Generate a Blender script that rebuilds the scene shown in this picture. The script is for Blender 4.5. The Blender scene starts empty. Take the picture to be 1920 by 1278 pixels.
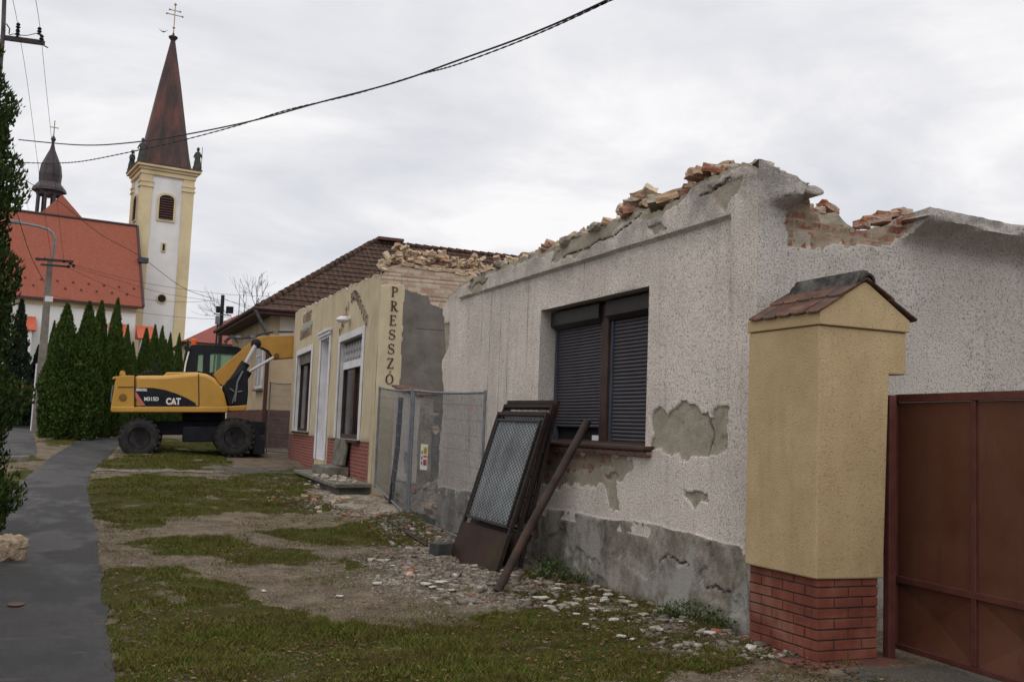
import bpy, bmesh, math, random
import numpy as np
from mathutils import Vector, Matrix
R=math.radians
random.seed(7); rng=np.random.default_rng(7)
scene=bpy.context.scene; COL=scene.collection
# ---------------------------------------------------------------- camera
FPX=1900.0; EYE=1.55
ROLL=math.atan(.0385); PITCH=math.atan(171.4/FPX); YAW=R(23.1076)
fw=np.array([math.sin(YAW)*math.cos(PITCH),math.cos(YAW)*math.cos(PITCH),math.sin(PITCH)])
r0=np.array([math.cos(YAW),-math.sin(YAW),0.]); u0=np.cross(r0,fw)
rt=r0*math.cos(ROLL)+u0*math.sin(ROLL); up=-r0*math.sin(ROLL)+u0*math.cos(ROLL)
cd=bpy.data.cameras.new('camera'); cam=bpy.data.objects.new('camera',cd); COL.objects.link(cam)
cam.matrix_world=Matrix(((rt[0],up[0],-fw[0],0),(rt[1],up[1],-fw[1],0),(rt[2],up[2],-fw[2],EYE),(0,0,0,1)))
cd.sensor_width=36; cd.lens=36*FPX/1920; cd.clip_end=3000; cd.clip_start=.05
cd.dof.use_dof=True; cd.dof.focus_distance=9.0; cd.dof.aperture_fstop=10.0
scene.camera=cam
# ---------------------------------------------------------------- world (overcast sky)
w=bpy.data.worlds.new('World'); scene.world=w; w.use_nodes=True
SUN_EL=38; SUN_AZ=200
def build_world():
    nt=w.node_tree; nt.nodes.clear(); L=nt.links.new
    out=nt.nodes.new('ShaderNodeOutputWorld'); bg=nt.nodes.new('ShaderNodeBackground'); L(bg.outputs[0],out.inputs[0])
    tc=nt.nodes.new('ShaderNodeTexCoord'); sep=nt.nodes.new('ShaderNodeSeparateXYZ'); L(tc.outputs['Generated'],sep.inputs[0])
    # project the direction on a cloud layer: x/(z+.12), y/(z+.12)
    def M(op,a,b=None):
        m=nt.nodes.new('ShaderNodeMath'); m.operation=op
        for i,v in enumerate((a,b)):
            if v is None: continue
            if isinstance(v,(int,float)): m.inputs[i].default_value=v
            else: L(v,m.inputs[i])
        return m.outputs[0]
    zz=M('ADD',M('MAXIMUM',sep.outputs[2],0),.16)
    cx=M('DIVIDE',sep.outputs[0],zz); cy=M('DIVIDE',sep.outputs[1],zz)
    cb=nt.nodes.new('ShaderNodeCombineXYZ'); L(cx,cb.inputs[0]); L(cy,cb.inputs[1])
    n1=nt.nodes.new('ShaderNodeTexNoise'); n1.inputs['Scale'].default_value=1.3; n1.inputs['Detail'].default_value=7; n1.inputs['Roughness'].default_value=.55; n1.inputs['Distortion'].default_value=.35
    L(cb.outputs[0],n1.inputs['Vector'])
    cr=nt.nodes.new('ShaderNodeValToRGB'); L(n1.outputs[0],cr.inputs[0])
    e=cr.color_ramp.elements; e[0].position=.36; e[0].color=(.64,.66,.71,1); e[1].position=.62; e[1].color=(.92,.91,.92,1)
    m=e.new(.5); m.color=(.76,.765,.80,1)
    # overcast: brighter overhead than near the horizon
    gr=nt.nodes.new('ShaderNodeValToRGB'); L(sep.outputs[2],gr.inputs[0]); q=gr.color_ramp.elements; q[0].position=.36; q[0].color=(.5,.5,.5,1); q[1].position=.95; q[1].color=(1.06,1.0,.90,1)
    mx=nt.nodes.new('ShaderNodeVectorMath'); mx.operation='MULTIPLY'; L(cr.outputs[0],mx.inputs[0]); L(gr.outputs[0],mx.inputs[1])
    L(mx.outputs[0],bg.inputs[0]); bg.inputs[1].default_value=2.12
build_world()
sd=bpy.data.lights.new('sun','SUN'); sd.energy=.55; sd.angle=R(25); sd.color=(1,.97,.93)
so=bpy.data.objects.new('sun',sd); COL.objects.link(so)
so.rotation_euler=(R(90-SUN_EL),0,R(-SUN_AZ+180))
scene.view_settings.view_transform='Standard'; scene.view_settings.look='None'
scene.view_settings.exposure=0.0; scene.view_settings.gamma=1
scene.cycles.max_bounces=6; scene.cycles.diffuse_bounces=3; scene.cycles.transparent_max_bounces=12
# ---------------------------------------------------------------- numpy helpers
GY=[-60,9,14.5,18.5,27,30,36,60,120,900]; GZ=[0,0,.1,.28,.47,.53,.70,.85,1.0,1.0]
def g(y): return np.interp(y,GY,GZ)
def ray(x,y): return fw+(x-960)/FPX*rt-(y-639)/FPX*up
def dep(x,y,d): return Vector(tuple(np.array([0,0,EYE])+ray(x,y)*d))
def terr(x,y):
    z=0.
    for _ in range(60):
        d=ray(x,y); t=(z-EYE)/d[2]; p=np.array([0,0,EYE])+t*d; z=.5*z+.5*float(g(p[1]))
    return p
def onplane(x,y,p0,n):
    d=ray(x,y); n=np.array(n,float); t=((np.array(p0,float)-[0,0,EYE])@n)/(d@n); return np.array([0,0,EYE])+t*d
def _h(ix,iy,seed):
    n=(ix*374761393+iy*668265263+seed*1442695041)&0xffffffff
    n=((n^(n>>13))*1274126177)&0xffffffff
    return ((n^(n>>16))&0xffff)/65535.
def vnoise(x,y,seed=0):
    x=np.asarray(x,float);y=np.asarray(y,float)
    ix=np.floor(x).astype(np.int64);iy=np.floor(y).astype(np.int64);fx=x-ix;fy=y-iy
    fx=fx*fx*(3-2*fx);fy=fy*fy*(3-2*fy)
    a=_h(ix,iy,seed);b=_h(ix+1,iy,seed);c=_h(ix,iy+1,seed);d=_h(ix+1,iy+1,seed)
    return a+(b-a)*fx+(c-a)*fy+(a-b-c+d)*fx*fy
def fbm(x,y,oct=4,seed=0):
    s=0;a=.5;t=0
    for i in range(oct): s=s+a*vnoise(x*2**i,y*2**i,seed+i*17); t+=a; a*=.5
    return s/t
def inpoly(x,y,poly):
    r=np.zeros(np.shape(x),bool); n=len(poly)
    for i in range(n):
        x1,y1=poly[i];x2,y2=poly[(i+1)%n]
        if y1==y2: continue
        c=((y1>y)!=(y2>y))&(x<(x2-x1)*(y-y1)/(y2-y1)+x1); r^=c
    return r
def segdist(x,y,pl):
    d=np.full(np.shape(x),1e9)
    for (x1,y1),(x2,y2) in zip(pl[:-1],pl[1:]):
        dx=x2-x1;dy=y2-y1;t=np.clip(((x-x1)*dx+(y-y1)*dy)/(dx*dx+dy*dy+1e-12),0,1)
        d=np.minimum(d,np.hypot(x-x1-t*dx,y-y1-t*dy))
    return d
# ---------------------------------------------------------------- objects
def tag(o,label=None,cat=None,group=None,kind=None):
    if label: o['label']=label
    if cat: o['category']=cat
    if group: o['group']=group
    if kind: o['kind']=kind
    return o
def empty(name,loc,label=None,cat=None,group=None,rz=0):
    o=bpy.data.objects.new(name,None); COL.objects.link(o); o.location=loc; o.rotation_euler=(0,0,rz); o.empty_display_size=.2
    return tag(o,label,cat,group)
def link(name,me,m,parent=None):
    o=bpy.data.objects.new(name,me); COL.objects.link(o)
    if m is not None:
        for mm in (m if isinstance(m,(list,tuple)) else [m]): me.materials.append(mm)
    if parent: o.parent=parent
    return o
def npmesh(name,V,Fq,m,parent=None,attr=None,smooth=False,idx=None):
    """V (n,3); Fq (k,3|4) int arrays; attr (n,4) colour"""
    V=np.asarray(V,np.float32);Fq=np.asarray(Fq,np.int32);k=Fq.shape[1]
    me=bpy.data.meshes.new(name); me.vertices.add(len(V)); me.vertices.foreach_set('co',V.ravel())
    me.loops.add(Fq.size); me.loops.foreach_set('vertex_index',Fq.ravel())
    me.polygons.add(len(Fq)); me.polygons.foreach_set('loop_start',np.arange(0,Fq.size,k,dtype=np.int32))
    if idx is not None: me.polygons.foreach_set('material_index',np.asarray(idx,np.int32))
    if smooth: me.polygons.foreach_set('use_smooth',np.ones(len(Fq),bool))
    me.update(calc_edges=True)
    if attr is not None:
        a=me.color_attributes.new('mask','FLOAT_COLOR','POINT'); a.data.foreach_set('color',np.asarray(attr,np.float32).ravel())
    return link(name,me,m,parent)
class MB:
    def __init__(s): s.v=[];s.f=[];s.mi=[];s.cur=0
    def add(s,vs,fs):
        b=len(s.v); s.v+=[tuple(v) for v in vs]; s.f+=[tuple(i+b for i in f) for f in fs]; s.mi+=[s.cur]*len(fs); return s
    def box(s,x0,x1,y0,y1,z0,z1):
        return s.add([(x0,y0,z0),(x1,y0,z0),(x1,y1,z0),(x0,y1,z0),(x0,y0,z1),(x1,y0,z1),(x1,y1,z1),(x0,y1,z1)],[(0,3,2,1),(4,5,6,7),(0,1,5,4),(1,2,6,5),(2,3,7,6),(3,0,4,7)])
    def obox(s,c,ax,ay,az,hx,hy,hz):
        c=Vector(c);ax=Vector(ax).normalized()*hx;ay=Vector(ay).normalized()*hy;az=Vector(az).normalized()*hz
        vs=[c+ax*i+ay*j+az*k for k in(-1,1) for i,j in((-1,-1),(1,-1),(1,1),(-1,1))]
        return s.add(vs,[(0,3,2,1),(4,5,6,7),(0,1,5,4),(1,2,6,5),(2,3,7,6),(3,0,4,7)])
    def tube(s,pts,r,n=8,caps=True):
        pts=[Vector(p) for p in pts]; rs=r if isinstance(r,(list,tuple)) else [r]*len(pts); rings=[];b=[]
        ref=None
        for i,p in enumerate(pts):
            t=(pts[min(i+1,len(pts)-1)]-pts[max(i-1,0)]).normalized()
            if ref is None: ref=Vector((0,0,1)) if abs(t.z)<.9 else Vector((1,0,0))
            a=t.cross(ref).normalized(); c=t.cross(a).normalized(); ref=a.cross(t).normalized() if True else ref
            for k in range(n):
                an=2*math.pi*k/n; b.append(p+(a*math.cos(an)+c*math.sin(an))*rs[i])
        fs=[]
        for i in range(len(pts)-1):
            for k in range(n): fs.append((i*n+k,i*n+(k+1)%n,(i+1)*n+(k+1)%n,(i+1)*n+k))
        if caps: fs.append(tuple(range(n-1,-1,-1))); fs.append(tuple((len(pts)-1)*n+k for k in range(n)))
        return s.add(b,fs)
    def lathe(s,prof,c=(0,0,0),n=24,axis='z'):
        b=[]
        for r,h in prof:
            for k in range(n):
                a=2*math.pi*k/n; x,y,z=r*math.cos(a),r*math.sin(a),h
                if axis=='y': x,y,z=x,h,y
                if axis=='x': x,y,z=h,x,y
                b.append((c[0]+x,c[1]+y,c[2]+z))
        fs=[(i*n+k,i*n+(k+1)%n,(i+1)*n+(k+1)%n,(i+1)*n+k) for i in range(len(prof)-1) for k in range(n)]
        fs+=[tuple(range(n-1,-1,-1)),tuple((len(prof)-1)*n+k for k in range(n))]
        return s.add(b,fs)
    def prism(s,poly,o,ux,uy,n,t):
        """poly in (a,b) -> o+a*ux+b*uy, extruded by n*t"""
        o=Vector(o);ux=Vector(ux);uy=Vector(uy);n=Vector(n)*t;k=len(poly)
        vs=[o+ux*a+uy*b for a,b in poly]; vs+=[v+n for v in vs]
        fs=[tuple(range(k)),tuple(range(2*k-1,k-1,-1))]+[(i,i+k,(i+1)%k+k,(i+1)%k) for i in range(k)]
        return s.add(vs,fs)
    def build(s,name,m,parent=None,smooth=False,bevel=0,seg=2,angle=35):
        me=bpy.data.meshes.new(name); me.from_pydata(s.v,[],s.f); me.update()
        bm=bmesh.new(); bm.from_mesh(me); bmesh.ops.recalc_face_normals(bm,faces=bm.faces); 
        bm.to_mesh(me); bm.free()
        for p,i in zip(me.polygons,s.mi): p.material_index=i
        o=link(name,me,m,parent)
        if smooth:
            me.polygons.foreach_set('use_smooth',[True]*len(me.polygons))
            try: me.set_sharp_from_angle(angle=R(angle))
            except Exception: pass
        if bevel:
            b=o.modifiers.new('bevel','BEVEL'); b.width=bevel; b.segments=seg; b.limit_method='ANGLE'; b.angle_limit=R(30)
        return o
def copy_tree(o,parent=None):
    c=o.copy(); COL.objects.link(c)
    if parent: c.parent=parent
    for ch in o.children: copy_tree(ch,c)
    return c
# ---------------------------------------------------------------- materials
class NT:
    def __init__(s,name):
        s.m=bpy.data.materials.new(name); s.m.use_nodes=True; s.nt=s.m.node_tree; s.b=s.nt.nodes['Principled BSDF']; s.tc=s.nt.nodes.new('ShaderNodeTexCoord'); s.co=s.tc.outputs['Object']
        s.b.inputs['Specular IOR Level'].default_value=.3
    def n(s,t,**k):
        x=s.nt.nodes.new('ShaderNode'+t)
        for a,v in k.items(): setattr(x,a,v)
        return x
    def L(s,a,b): s.nt.links.new(a,b)
    def setv(s,inp,v):
        if isinstance(v,(int,float)): inp.default_value=v
        elif isinstance(v,(tuple,list)): inp.default_value=tuple(v)+((1,) if len(v)==3 and len(inp.default_value)==4 else ())
        else: s.L(v,inp)
    def scale(s,vec,co=None):
        x=s.n('Mapping'); s.L(co or s.co,x.inputs[0]); x.inputs['Scale'].default_value=vec; return x.outputs[0]
    def noise(s,sc,det=4,rough=.6,co=None,dist=0):
        x=s.n('TexNoise'); x.inputs['Scale'].default_value=sc;x.inputs['Detail'].default_value=det;x.inputs['Roughness'].default_value=rough;x.inputs['Distortion'].default_value=dist
        s.L(co or s.co,x.inputs['Vector']); return x.outputs[0]
    def vor(s,sc,co=None,feature='F1',out=0):
        x=s.n('TexVoronoi',feature=feature); x.inputs['Scale'].default_value=sc; s.L(co or s.co,x.inputs['Vector']); return x.outputs[out]
    def ramp(s,f,stops):
        x=s.n('ValToRGB'); s.L(f,x.inputs[0]); e=x.color_ramp.elements
        while len(e)>2: e.remove(e[-1])
        for i,(p,c) in enumerate(stops):
            if isinstance(c,(int,float)): c=(c,c,c)
            if i<2: e[i].position=p; e[i].color=tuple(c)+(1,)
            else: q=e.new(p); q.color=tuple(c)+(1,)
        return x.outputs[0]
    def mix(s,f,a,b,mode='MIX'):
        x=s.n('MixRGB',blend_type=mode); s.setv(x.inputs[0],f); s.setv(x.inputs[1],a); s.setv(x.inputs[2],b); return x.outputs[0]
    def math(s,op,a,b=0):
        x=s.n('Math',operation=op); s.setv(x.inputs[0],a); s.setv(x.inputs[1],b); return x.outputs[0]
    def bump(s,h,st=.5,dist=.01,prev=None):
        x=s.n('Bump'); s.L(h,x.inputs['Height']); x.inputs['Strength'].default_value=st; x.inputs['Distance'].default_value=dist
        if prev is not None: s.L(prev,x.inputs['Normal'])
        return x.outputs[0]
    def sep(s,c):
        x=s.n('SeparateColor'); s.L(c,x.inputs[0]); return x.outputs
    def attr(s,nm='mask'):
        x=s.n('Attribute',attribute_name=nm); return s.sep(x.outputs['Color'])
    def rnd(s):
        return s.n('ObjectInfo').outputs['Random']
    def fin(s,col=None,rough=None,nrm=None,metal=None,spec=None):
        if col is not None: s.setv(s.b.inputs['Base Color'],col)
        if rough is not None: s.setv(s.b.inputs['Roughness'],rough)
        if nrm is not None: s.L(nrm,s.b.inputs['Normal'])
        if metal is not None: s.setv(s.b.inputs['Metallic'],metal)
        if spec is not None: s.setv(s.b.inputs['Specular IOR Level'],spec)
        return s.m
def two(name,c1,c2,sc=3,rough=.7,bsc=30,bst=.3,metal=0,lo=.35,hi=.65,bd=.01,spec=.3,dirt=None):
    t=NT(name); f=t.noise(sc,6); col=t.ramp(f,[(lo,c1),(hi,c2)])
    if dirt: 
        f2=t.noise(sc*.37,5,.7); col=t.mix(t.ramp(f2,[(.5,0),(.7,.8)]),col,dirt)
    return t.fin(col,rough,t.bump(t.noise(bsc,4),bst,bd),metal,spec)
def brickmat(name,c1,c2,cm,bw=.25,bh=.075,mortar=.012,rough=.85,axis='yz',bump=.6):
    t=NT(name); s=t.n('SeparateXYZ'); t.L(t.co,s.inputs[0]); c=t.n('CombineXYZ')
    if axis=='diag':
        t.L(t.math('SUBTRACT',s.outputs[0],s.outputs[1]),c.inputs[0]); t.L(s.outputs[2],c.inputs[1])
    else:
        t.L(s.outputs['xyz'.index(axis[0])],c.inputs[0]); t.L(s.outputs['xyz'.index(axis[1])],c.inputs[1])
    b=t.n('TexBrick'); t.L(c.outputs[0],b.inputs['Vector']); b.inputs['Scale'].default_value=1; b.inputs['Brick Width'].default_value=bw; b.inputs['Row Height'].default_value=bh; b.inputs['Mortar Size'].default_value=mortar; b.inputs['Mortar Smooth'].default_value=.2
    b.inputs['Color1'].default_value=c1+(1,); b.inputs['Color2'].default_value=c2+(1,); b.inputs['Mortar'].default_value=cm+(1,)
    col=t.mix(t.ramp(t.noise(9,5),[(.3,.35),(.7,0)]),b.outputs[0],(.02,.015,.012))
    inv=t.math('SUBTRACT',1,b.outputs[1]); n1=t.bump(inv,bump,.01); n2=t.bump(t.noise(60,4),.3,.006,n1)
    return t.fin(col,rough,n2)
M={}
# roughcast render on the demolished white building. mask: r bare plaster, g bare brick, b cement socle / grime, a cracks
def wallmat(name,base,dark,axis='yz',plain=False):
    t=NT(name); r=t.attr(); a=t.n('Attribute',attribute_name='mask').outputs['Alpha']
    big=t.noise(1.1,6,.6); sp=t.noise(58,5,.72); st=t.noise(1,5,.65,t.scale((7,7,.55)))
    col=t.ramp(sp,[(.355,dark),(.44,tuple(x*.78 for x in base)),(.56,base)])
    col=t.mix(t.ramp(st,[(.52,0),(.74,.28)]),col,(.17,.15,.135))
    col=t.mix(t.ramp(big,[(.42,.0),(.68,.25)]),col,(.22,.19,.155))
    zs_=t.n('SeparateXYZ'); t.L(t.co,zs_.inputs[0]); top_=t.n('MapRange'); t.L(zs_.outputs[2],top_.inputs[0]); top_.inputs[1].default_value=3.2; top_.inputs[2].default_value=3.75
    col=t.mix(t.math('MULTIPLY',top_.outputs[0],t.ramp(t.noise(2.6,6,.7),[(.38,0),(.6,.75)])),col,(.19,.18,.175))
    if plain: return t.fin(col,.93,t.bump(sp,.9,.02),spec=.1)
    # plaster patches
    pl=t.ramp(t.noise(5,6,.65),[(.3,(.29,.26,.21)),(.55,(.39,.35,.285)),(.75,(.47,.43,.36))])
    pl=t.mix(t.ramp(t.noise(13,4),[(.6,0),(.72,.6)]),pl,(.15,.12,.09))
    s=t.n('SeparateXYZ'); t.L(t.co,s.inputs[0]); c=t.n('CombineXYZ'); t.L(s.outputs['xyz'.index(axis[0])],c.inputs[0]); t.L(s.outputs[2],c.inputs[1])
    b=t.n('TexBrick'); wob=t.n('VectorMath',operation='ADD'); nz=t.n('TexNoise'); nz.inputs['Scale'].default_value=6; t.L(t.co,nz.inputs['Vector']); sc=t.n('VectorMath',operation='SCALE'); t.L(nz.outputs['Color'],sc.inputs[0]); sc.inputs['Scale'].default_value=.03
    t.L(c.outputs[0],wob.inputs[0]); t.L(sc.outputs[0],wob.inputs[1]); t.L(wob.outputs[0],b.inputs['Vector'])
    b.inputs['Scale'].default_value=1; b.inputs['Brick Width'].default_value=.28; b.inputs['Row Height'].default_value=.08; b.inputs['Mortar Size'].default_value=.011; b.inputs['Mortar Smooth'].default_value=.3
    b.inputs['Color1'].default_value=(.22,.085,.058,1); b.inputs['Color2'].default_value=(.30,.15,.105,1); b.inputs['Mortar'].default_value=(.32,.28,.22,1)
    br=t.mix(t.ramp(t.noise(7,5,.7),[(.41,0),(.54,.92)]),b.outputs[0],(.33,.275,.21))
    # cement socle
    ce=t.ramp(t.noise(3.2,7,.7),[(.34,(.125,.11,.094)),(.48,(.235,.21,.18)),(.62,(.38,.35,.31))])
    ce=t.mix(t.ramp(t.noise(1.6,6,.7,t.scale((1,1,.7))),[(.52,0),(.58,.85)]),ce,(.36,.35,.33))
    ce=t.mix(t.ramp(t.noise(25,3,.6),[(.62,0),(.7,.5)]),ce,(.06,.055,.05))
    edge=t.noise(30,3)
    def msk(x,lo=.45,hi=.55):
        y=t.math('ADD',x,t.math('MULTIPLY',t.math('SUBTRACT',edge,.5),.35)); return t.ramp(y,[(lo,0),(hi,1)])
    col=t.mix(msk(r[2]),col,ce); col=t.mix(msk(r[0]),col,pl); col=t.mix(msk(r[1]),col,br); col=t.mix(a,col,(.025,.02,.018))
    n1=t.bump(sp,.9,.02); n2=t.bump(t.noise(12,4),.4,.02,n1)
    return t.fin(col,.93,n2,spec=.1)
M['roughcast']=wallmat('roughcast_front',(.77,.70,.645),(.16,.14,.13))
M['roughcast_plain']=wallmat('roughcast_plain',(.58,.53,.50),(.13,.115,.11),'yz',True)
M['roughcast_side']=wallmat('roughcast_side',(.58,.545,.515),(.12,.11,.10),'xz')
# cafe walls: yellow paint, mask r = grey render, g = brick, b = red tile socle
def cafemat(name,axis):
    t=NT(name); r=t.attr()
    col=t.ramp(t.noise(1.4,6,.6),[(.3,(.43,.355,.24)),(.6,(.53,.455,.32)),(.75,(.57,.505,.375))])
    col=t.mix(t.ramp(t.noise(1,5,.6,t.scale((5,5,.4))),[(.5,0),(.75,.35)]),col,(.30,.26,.17))
    gr=t.ramp(t.noise(2.6,7,.65),[(.3,(.105,.095,.085)),(.6,(.17,.155,.14)),(.8,(.24,.225,.20))])
    gr=t.mix(t.ramp(t.noise(40,3),[(.6,0),(.75,.5)]),gr,(.07,.065,.06))
    s=t.n('SeparateXYZ'); t.L(t.co,s.inputs[0]); c=t.n('CombineXYZ'); t.L(s.outputs['xyz'.index(axis)],c.inputs[0]); t.L(s.outputs[2],c.inputs[1])
    def brick(c1,c2,cm,bw,bh,ms):
        b=t.n('TexBrick'); t.L(c.outputs[0],b.inputs['Vector']); b.inputs['Scale'].default_value=1; b.inputs['Brick Width'].default_value=bw; b.inputs['Row Height'].default_value=bh; b.inputs['Mortar Size'].default_value=ms
        b.inputs['Color1'].default_value=c1+(1,); b.inputs['Color2'].default_value=c2+(1,); b.inputs['Mortar'].default_value=cm+(1,); return b
    b1=brick((.36,.22,.16),(.50,.40,.31),(.30,.26,.21),.26,.085,.010)
    br=t.mix(t.ramp(t.noise(8,4,.7),[(.48,0),(.62,.6)]),b1.outputs[0],(.50,.45,.37))
    b2=brick((.19,.055,.045),(.23,.075,.06),(.33,.24,.21),.30,.075,.005)
    e=t.math('MULTIPLY',t.math('SUBTRACT',t.noise(14,3),.5),.35)
    ms=lambda x:t.ramp(t.math('ADD',x,e),[(.45,0),(.55,1)])
    col=t.mix(ms(r[0]),col,gr); col=t.mix(ms(r[1]),col,br); col=t.mix(r[2],col,b2.outputs[0])
    n1=t.bump(t.noise(35,5,.7),.5,.012)
    return t.fin(col,.9,n1,spec=.15)
M['cafe_front']=cafemat('cafe_front','y'); M['cafe_side']=cafemat('cafe_side','x')
M['core']=two('wall_core',(.20,.17,.14),(.33,.29,.24),5,.95,20,.8)
M['mortar']=two('old_mortar',(.22,.19,.155),(.42,.38,.32),6,.95,25,.9,bd=.03)
def brickobj(name,cols):
    t=NT(name); v=t.ramp(t.rnd(),cols); v=t.mix(t.ramp(t.noise(9,5,.7),[(.48,0),(.62,.75)]),v,(.42,.38,.32))
    return t.fin(v,.93,t.bump(t.noise(30,4),.7,.02),spec=.1)
M['brick_pale']=brickobj('brick_pale',[(0,(.42,.27,.17)),(.35,(.52,.38,.25)),(.7,(.56,.46,.33)),(1,(.40,.22,.15))])
M['brick_red']=brickobj('brick_red',[(0,(.24,.085,.055)),(.35,(.31,.16,.11)),(.65,(.36,.25,.18)),(1,(.30,.26,.21))])
t=NT('pillar_render'); sp=t.noise(75,5,.75); c_=t.ramp(t.noise(2.2,6,.6),[(.35,(.44,.325,.185)),(.65,(.52,.40,.235))]); c_=t.mix(t.ramp(sp,[(.34,.75),(.43,0)]),c_,(.11,.075,.045)); c_=t.mix(t.ramp(t.noise(1.2,6,.7,t.scale((5,5,.8))),[(.54,0),(.74,.28)]),c_,(.25,.185,.11)); M['pil_yellow']=t.fin(c_,.93,t.bump(sp,.9,.012),spec=.1)
M['pil_brick']=brickmat('pillar_brick',(.22,.058,.035),(.27,.08,.05),(.04,.03,.027),bw=.25,bh=.078,mortar=.011,axis='diag')
M['shutter']=two('shutter_plastic',(.040,.038,.046),(.055,.052,.062),3,.55,200,.05,spec=.35)
M['shutter_dark']=two('shutter_box_paint',(.014,.010,.012),(.024,.017,.018),3,.5,60,.1)
M['brown_wood']=two('brown_wood',(.030,.015,.012),(.055,.028,.020),6,.6,40,.2)
M['rail_blue']=two('blue_grey_rail',(.035,.045,.065),(.055,.065,.09),6,.5,40,.1)
M['rust']=two('rusty_steel',(.009,.007,.007),(.030,.014,.011),7,.8,60,.5,dirt=(.03,.03,.025))
M['rust_plate']=two('rusty_plate',(.020,.012,.010),(.042,.021,.016),2.0,.6,50,.4,spec=.15,dirt=(.045,.043,.014))
M['black_iron']=two('black_iron',(.010,.010,.013),(.028,.020,.020),9,.55,60,.4)
M['gate_paint']=two('brown_gate_paint',(.082,.029,.017),(.105,.040,.023),1.5,.42,60,.06,dirt=(.055,.018,.012),spec=.3)
t=NT('weathered_gate_paint'); c_=t.ramp(t.noise(1.6,6,.6),[(.35,(.085,.030,.017)),(.65,(.112,.044,.026))]); c_=t.mix(t.ramp(t.noise(1.2,6,.75,t.scale((6,6,.7))),[(.55,0),(.72,.5)]),c_,(.050,.020,.014)); c_=t.mix(t.ramp(t.noise(9,7,.8),[(.66,0),(.70,.7)]),c_,(.15,.055,.025)); M['gate_paint']=t.fin(c_,t.ramp(t.noise(3,4),[(.4,.35),(.65,.6)]),t.bump(t.noise(2.5,3),.25,.03,t.bump(t.noise(50,4),.1,.004)),spec=.3)
M['gate_frame']=two('gate_frame_paint',(.070,.022,.018),(.10,.033,.025),9,.5,60,.2)
M['galv']=two('galvanised_steel',(.12,.135,.155),(.19,.21,.235),9,.5,60,.1,metal=.3)
M['white_paint']=two('white_paint',(.58,.57,.60),(.68,.67,.70),3,.7,30,.2,dirt=(.42,.41,.40))
M['concrete']=two('concrete',(.11,.10,.088),(.20,.185,.16),5,.92,30,.9,bd=.02,dirt=(.07,.068,.045))
M['concrete_pole']=two('pole_concrete',(.13,.115,.10),(.21,.19,.165),4,.9,30,.4)
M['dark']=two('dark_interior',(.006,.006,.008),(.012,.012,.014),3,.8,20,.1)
M['letter']=two('brown_lettering',(.055,.020,.018),(.085,.035,.028),8,.8,30,.1)
M['faded']=two('faded_lettering',(.17,.11,.095),(.25,.18,.15),20,.9,30,.1)
M['wire']=two('black_cable',(.012,.012,.014),(.03,.03,.034),20,.6,60,.1)
M['cyan_pane']=two('faded_green_panel',(.29,.32,.27),(.36,.37,.31),5,.9,30,.1)
def glassmat(name,c,rough=.15):
    t=NT(name); return t.fin(c,rough,spec=.35)
M['glass']=glassmat('window_glass',(.010,.013,.015)); M['cab_glass']=glassmat('cab_glass',(.03,.06,.05),.12)
# ================================================================ GROUND
def lin(a,b,s): return list(np.arange(a,b,s))
gx=np.array(lin(-600,-60,60)+lin(-60,-12,4)+lin(-12,-2,.5)+lin(-2,7.5,.07)+lin(7.5,14,.4)+lin(14,60,4)+lin(60,600,60)+[600.])
gy=np.array(lin(-60,2,3)+lin(2,5,.25)+lin(5,13,.06)+lin(13,24,.09)+lin(24,40,.2)+lin(40,140,2)+lin(140,900,40)+[900.])
X,Y=np.meshgrid(gx,gy)
def TP(ps): return [tuple(terr(*p)[:2]) for p in ps]
PR=[(.34,-3),(.34,6.5),(.34,8.1),(.345,10),(.35,12),(.345,14.7),(.30,18),(.29,20.3),(.42,23.6),(.92,29.3),(1.5,37),(2.1,46),(2.6,60)]
PL=[(-.85,-3),(-.85,6.5),(-.85,8.1),(-.85,10),(-.86,12),(-.86,14.7),(-.85,18),(-.82,20.3),(-.66,23.6),(-.42,29.3),(.05,35.5),(.8,44),(1.3,60)]
pathpoly=PR+PL[::-1]
grass_px=[
 [(206,1062),(330,1070),(430,1090),(515,1140),(600,1168),(700,1172),(800,1190),(870,1168),(950,1125),(985,1088),(1050,1085),(1180,1120),(1330,1160),(1412,1200),(1440,1235),(1300,1262),(1180,1276),(1050,1330),(800,1500),(225,1500)],
 [(200,1012),(300,1004),(430,1008),(560,1030),(590,1046),(500,1058),(450,1066),(380,1050),(240,1032)],
 [(600,1064),(625,1052),(652,1058),(655,1070),(620,1076)],
 [(490,996),(700,982),(780,955),(832,975),(838,1015),(780,1028),(650,1018),(560,1012)],
 [(163,895),(290,886),(390,898),(480,915),(640,938),(700,955),(560,968),(440,962),(250,978),(165,965)],
 [(168,985),(300,972),(320,984),(200,992)],
 [(172,872),(228,852),(420,858),(440,872),(430,884),(180,885)],
 [(285,822),(420,822),(420,858),(285,858)],
 [(430,895),(560,880),(600,900),(560,925),(450,915)],
 [(0,858),(70,853),(78,862),(0,870)],[(0,890),(66,870),(70,880),(40,912),(0,930)],[(66,828),(140,820),(160,832),(90,838)],
]
GP=[TP(p) for p in grass_px]
far_grass=[[(-60,95),(-2.9,95),(-2.0,60),(-1.2,40),(.6,44),(1.2,60),(20,60),(20,200),(-60,200)],[(-40,5),(-1.0,5),(-1.0,22),(-3,24),(-40,24)]]
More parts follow.
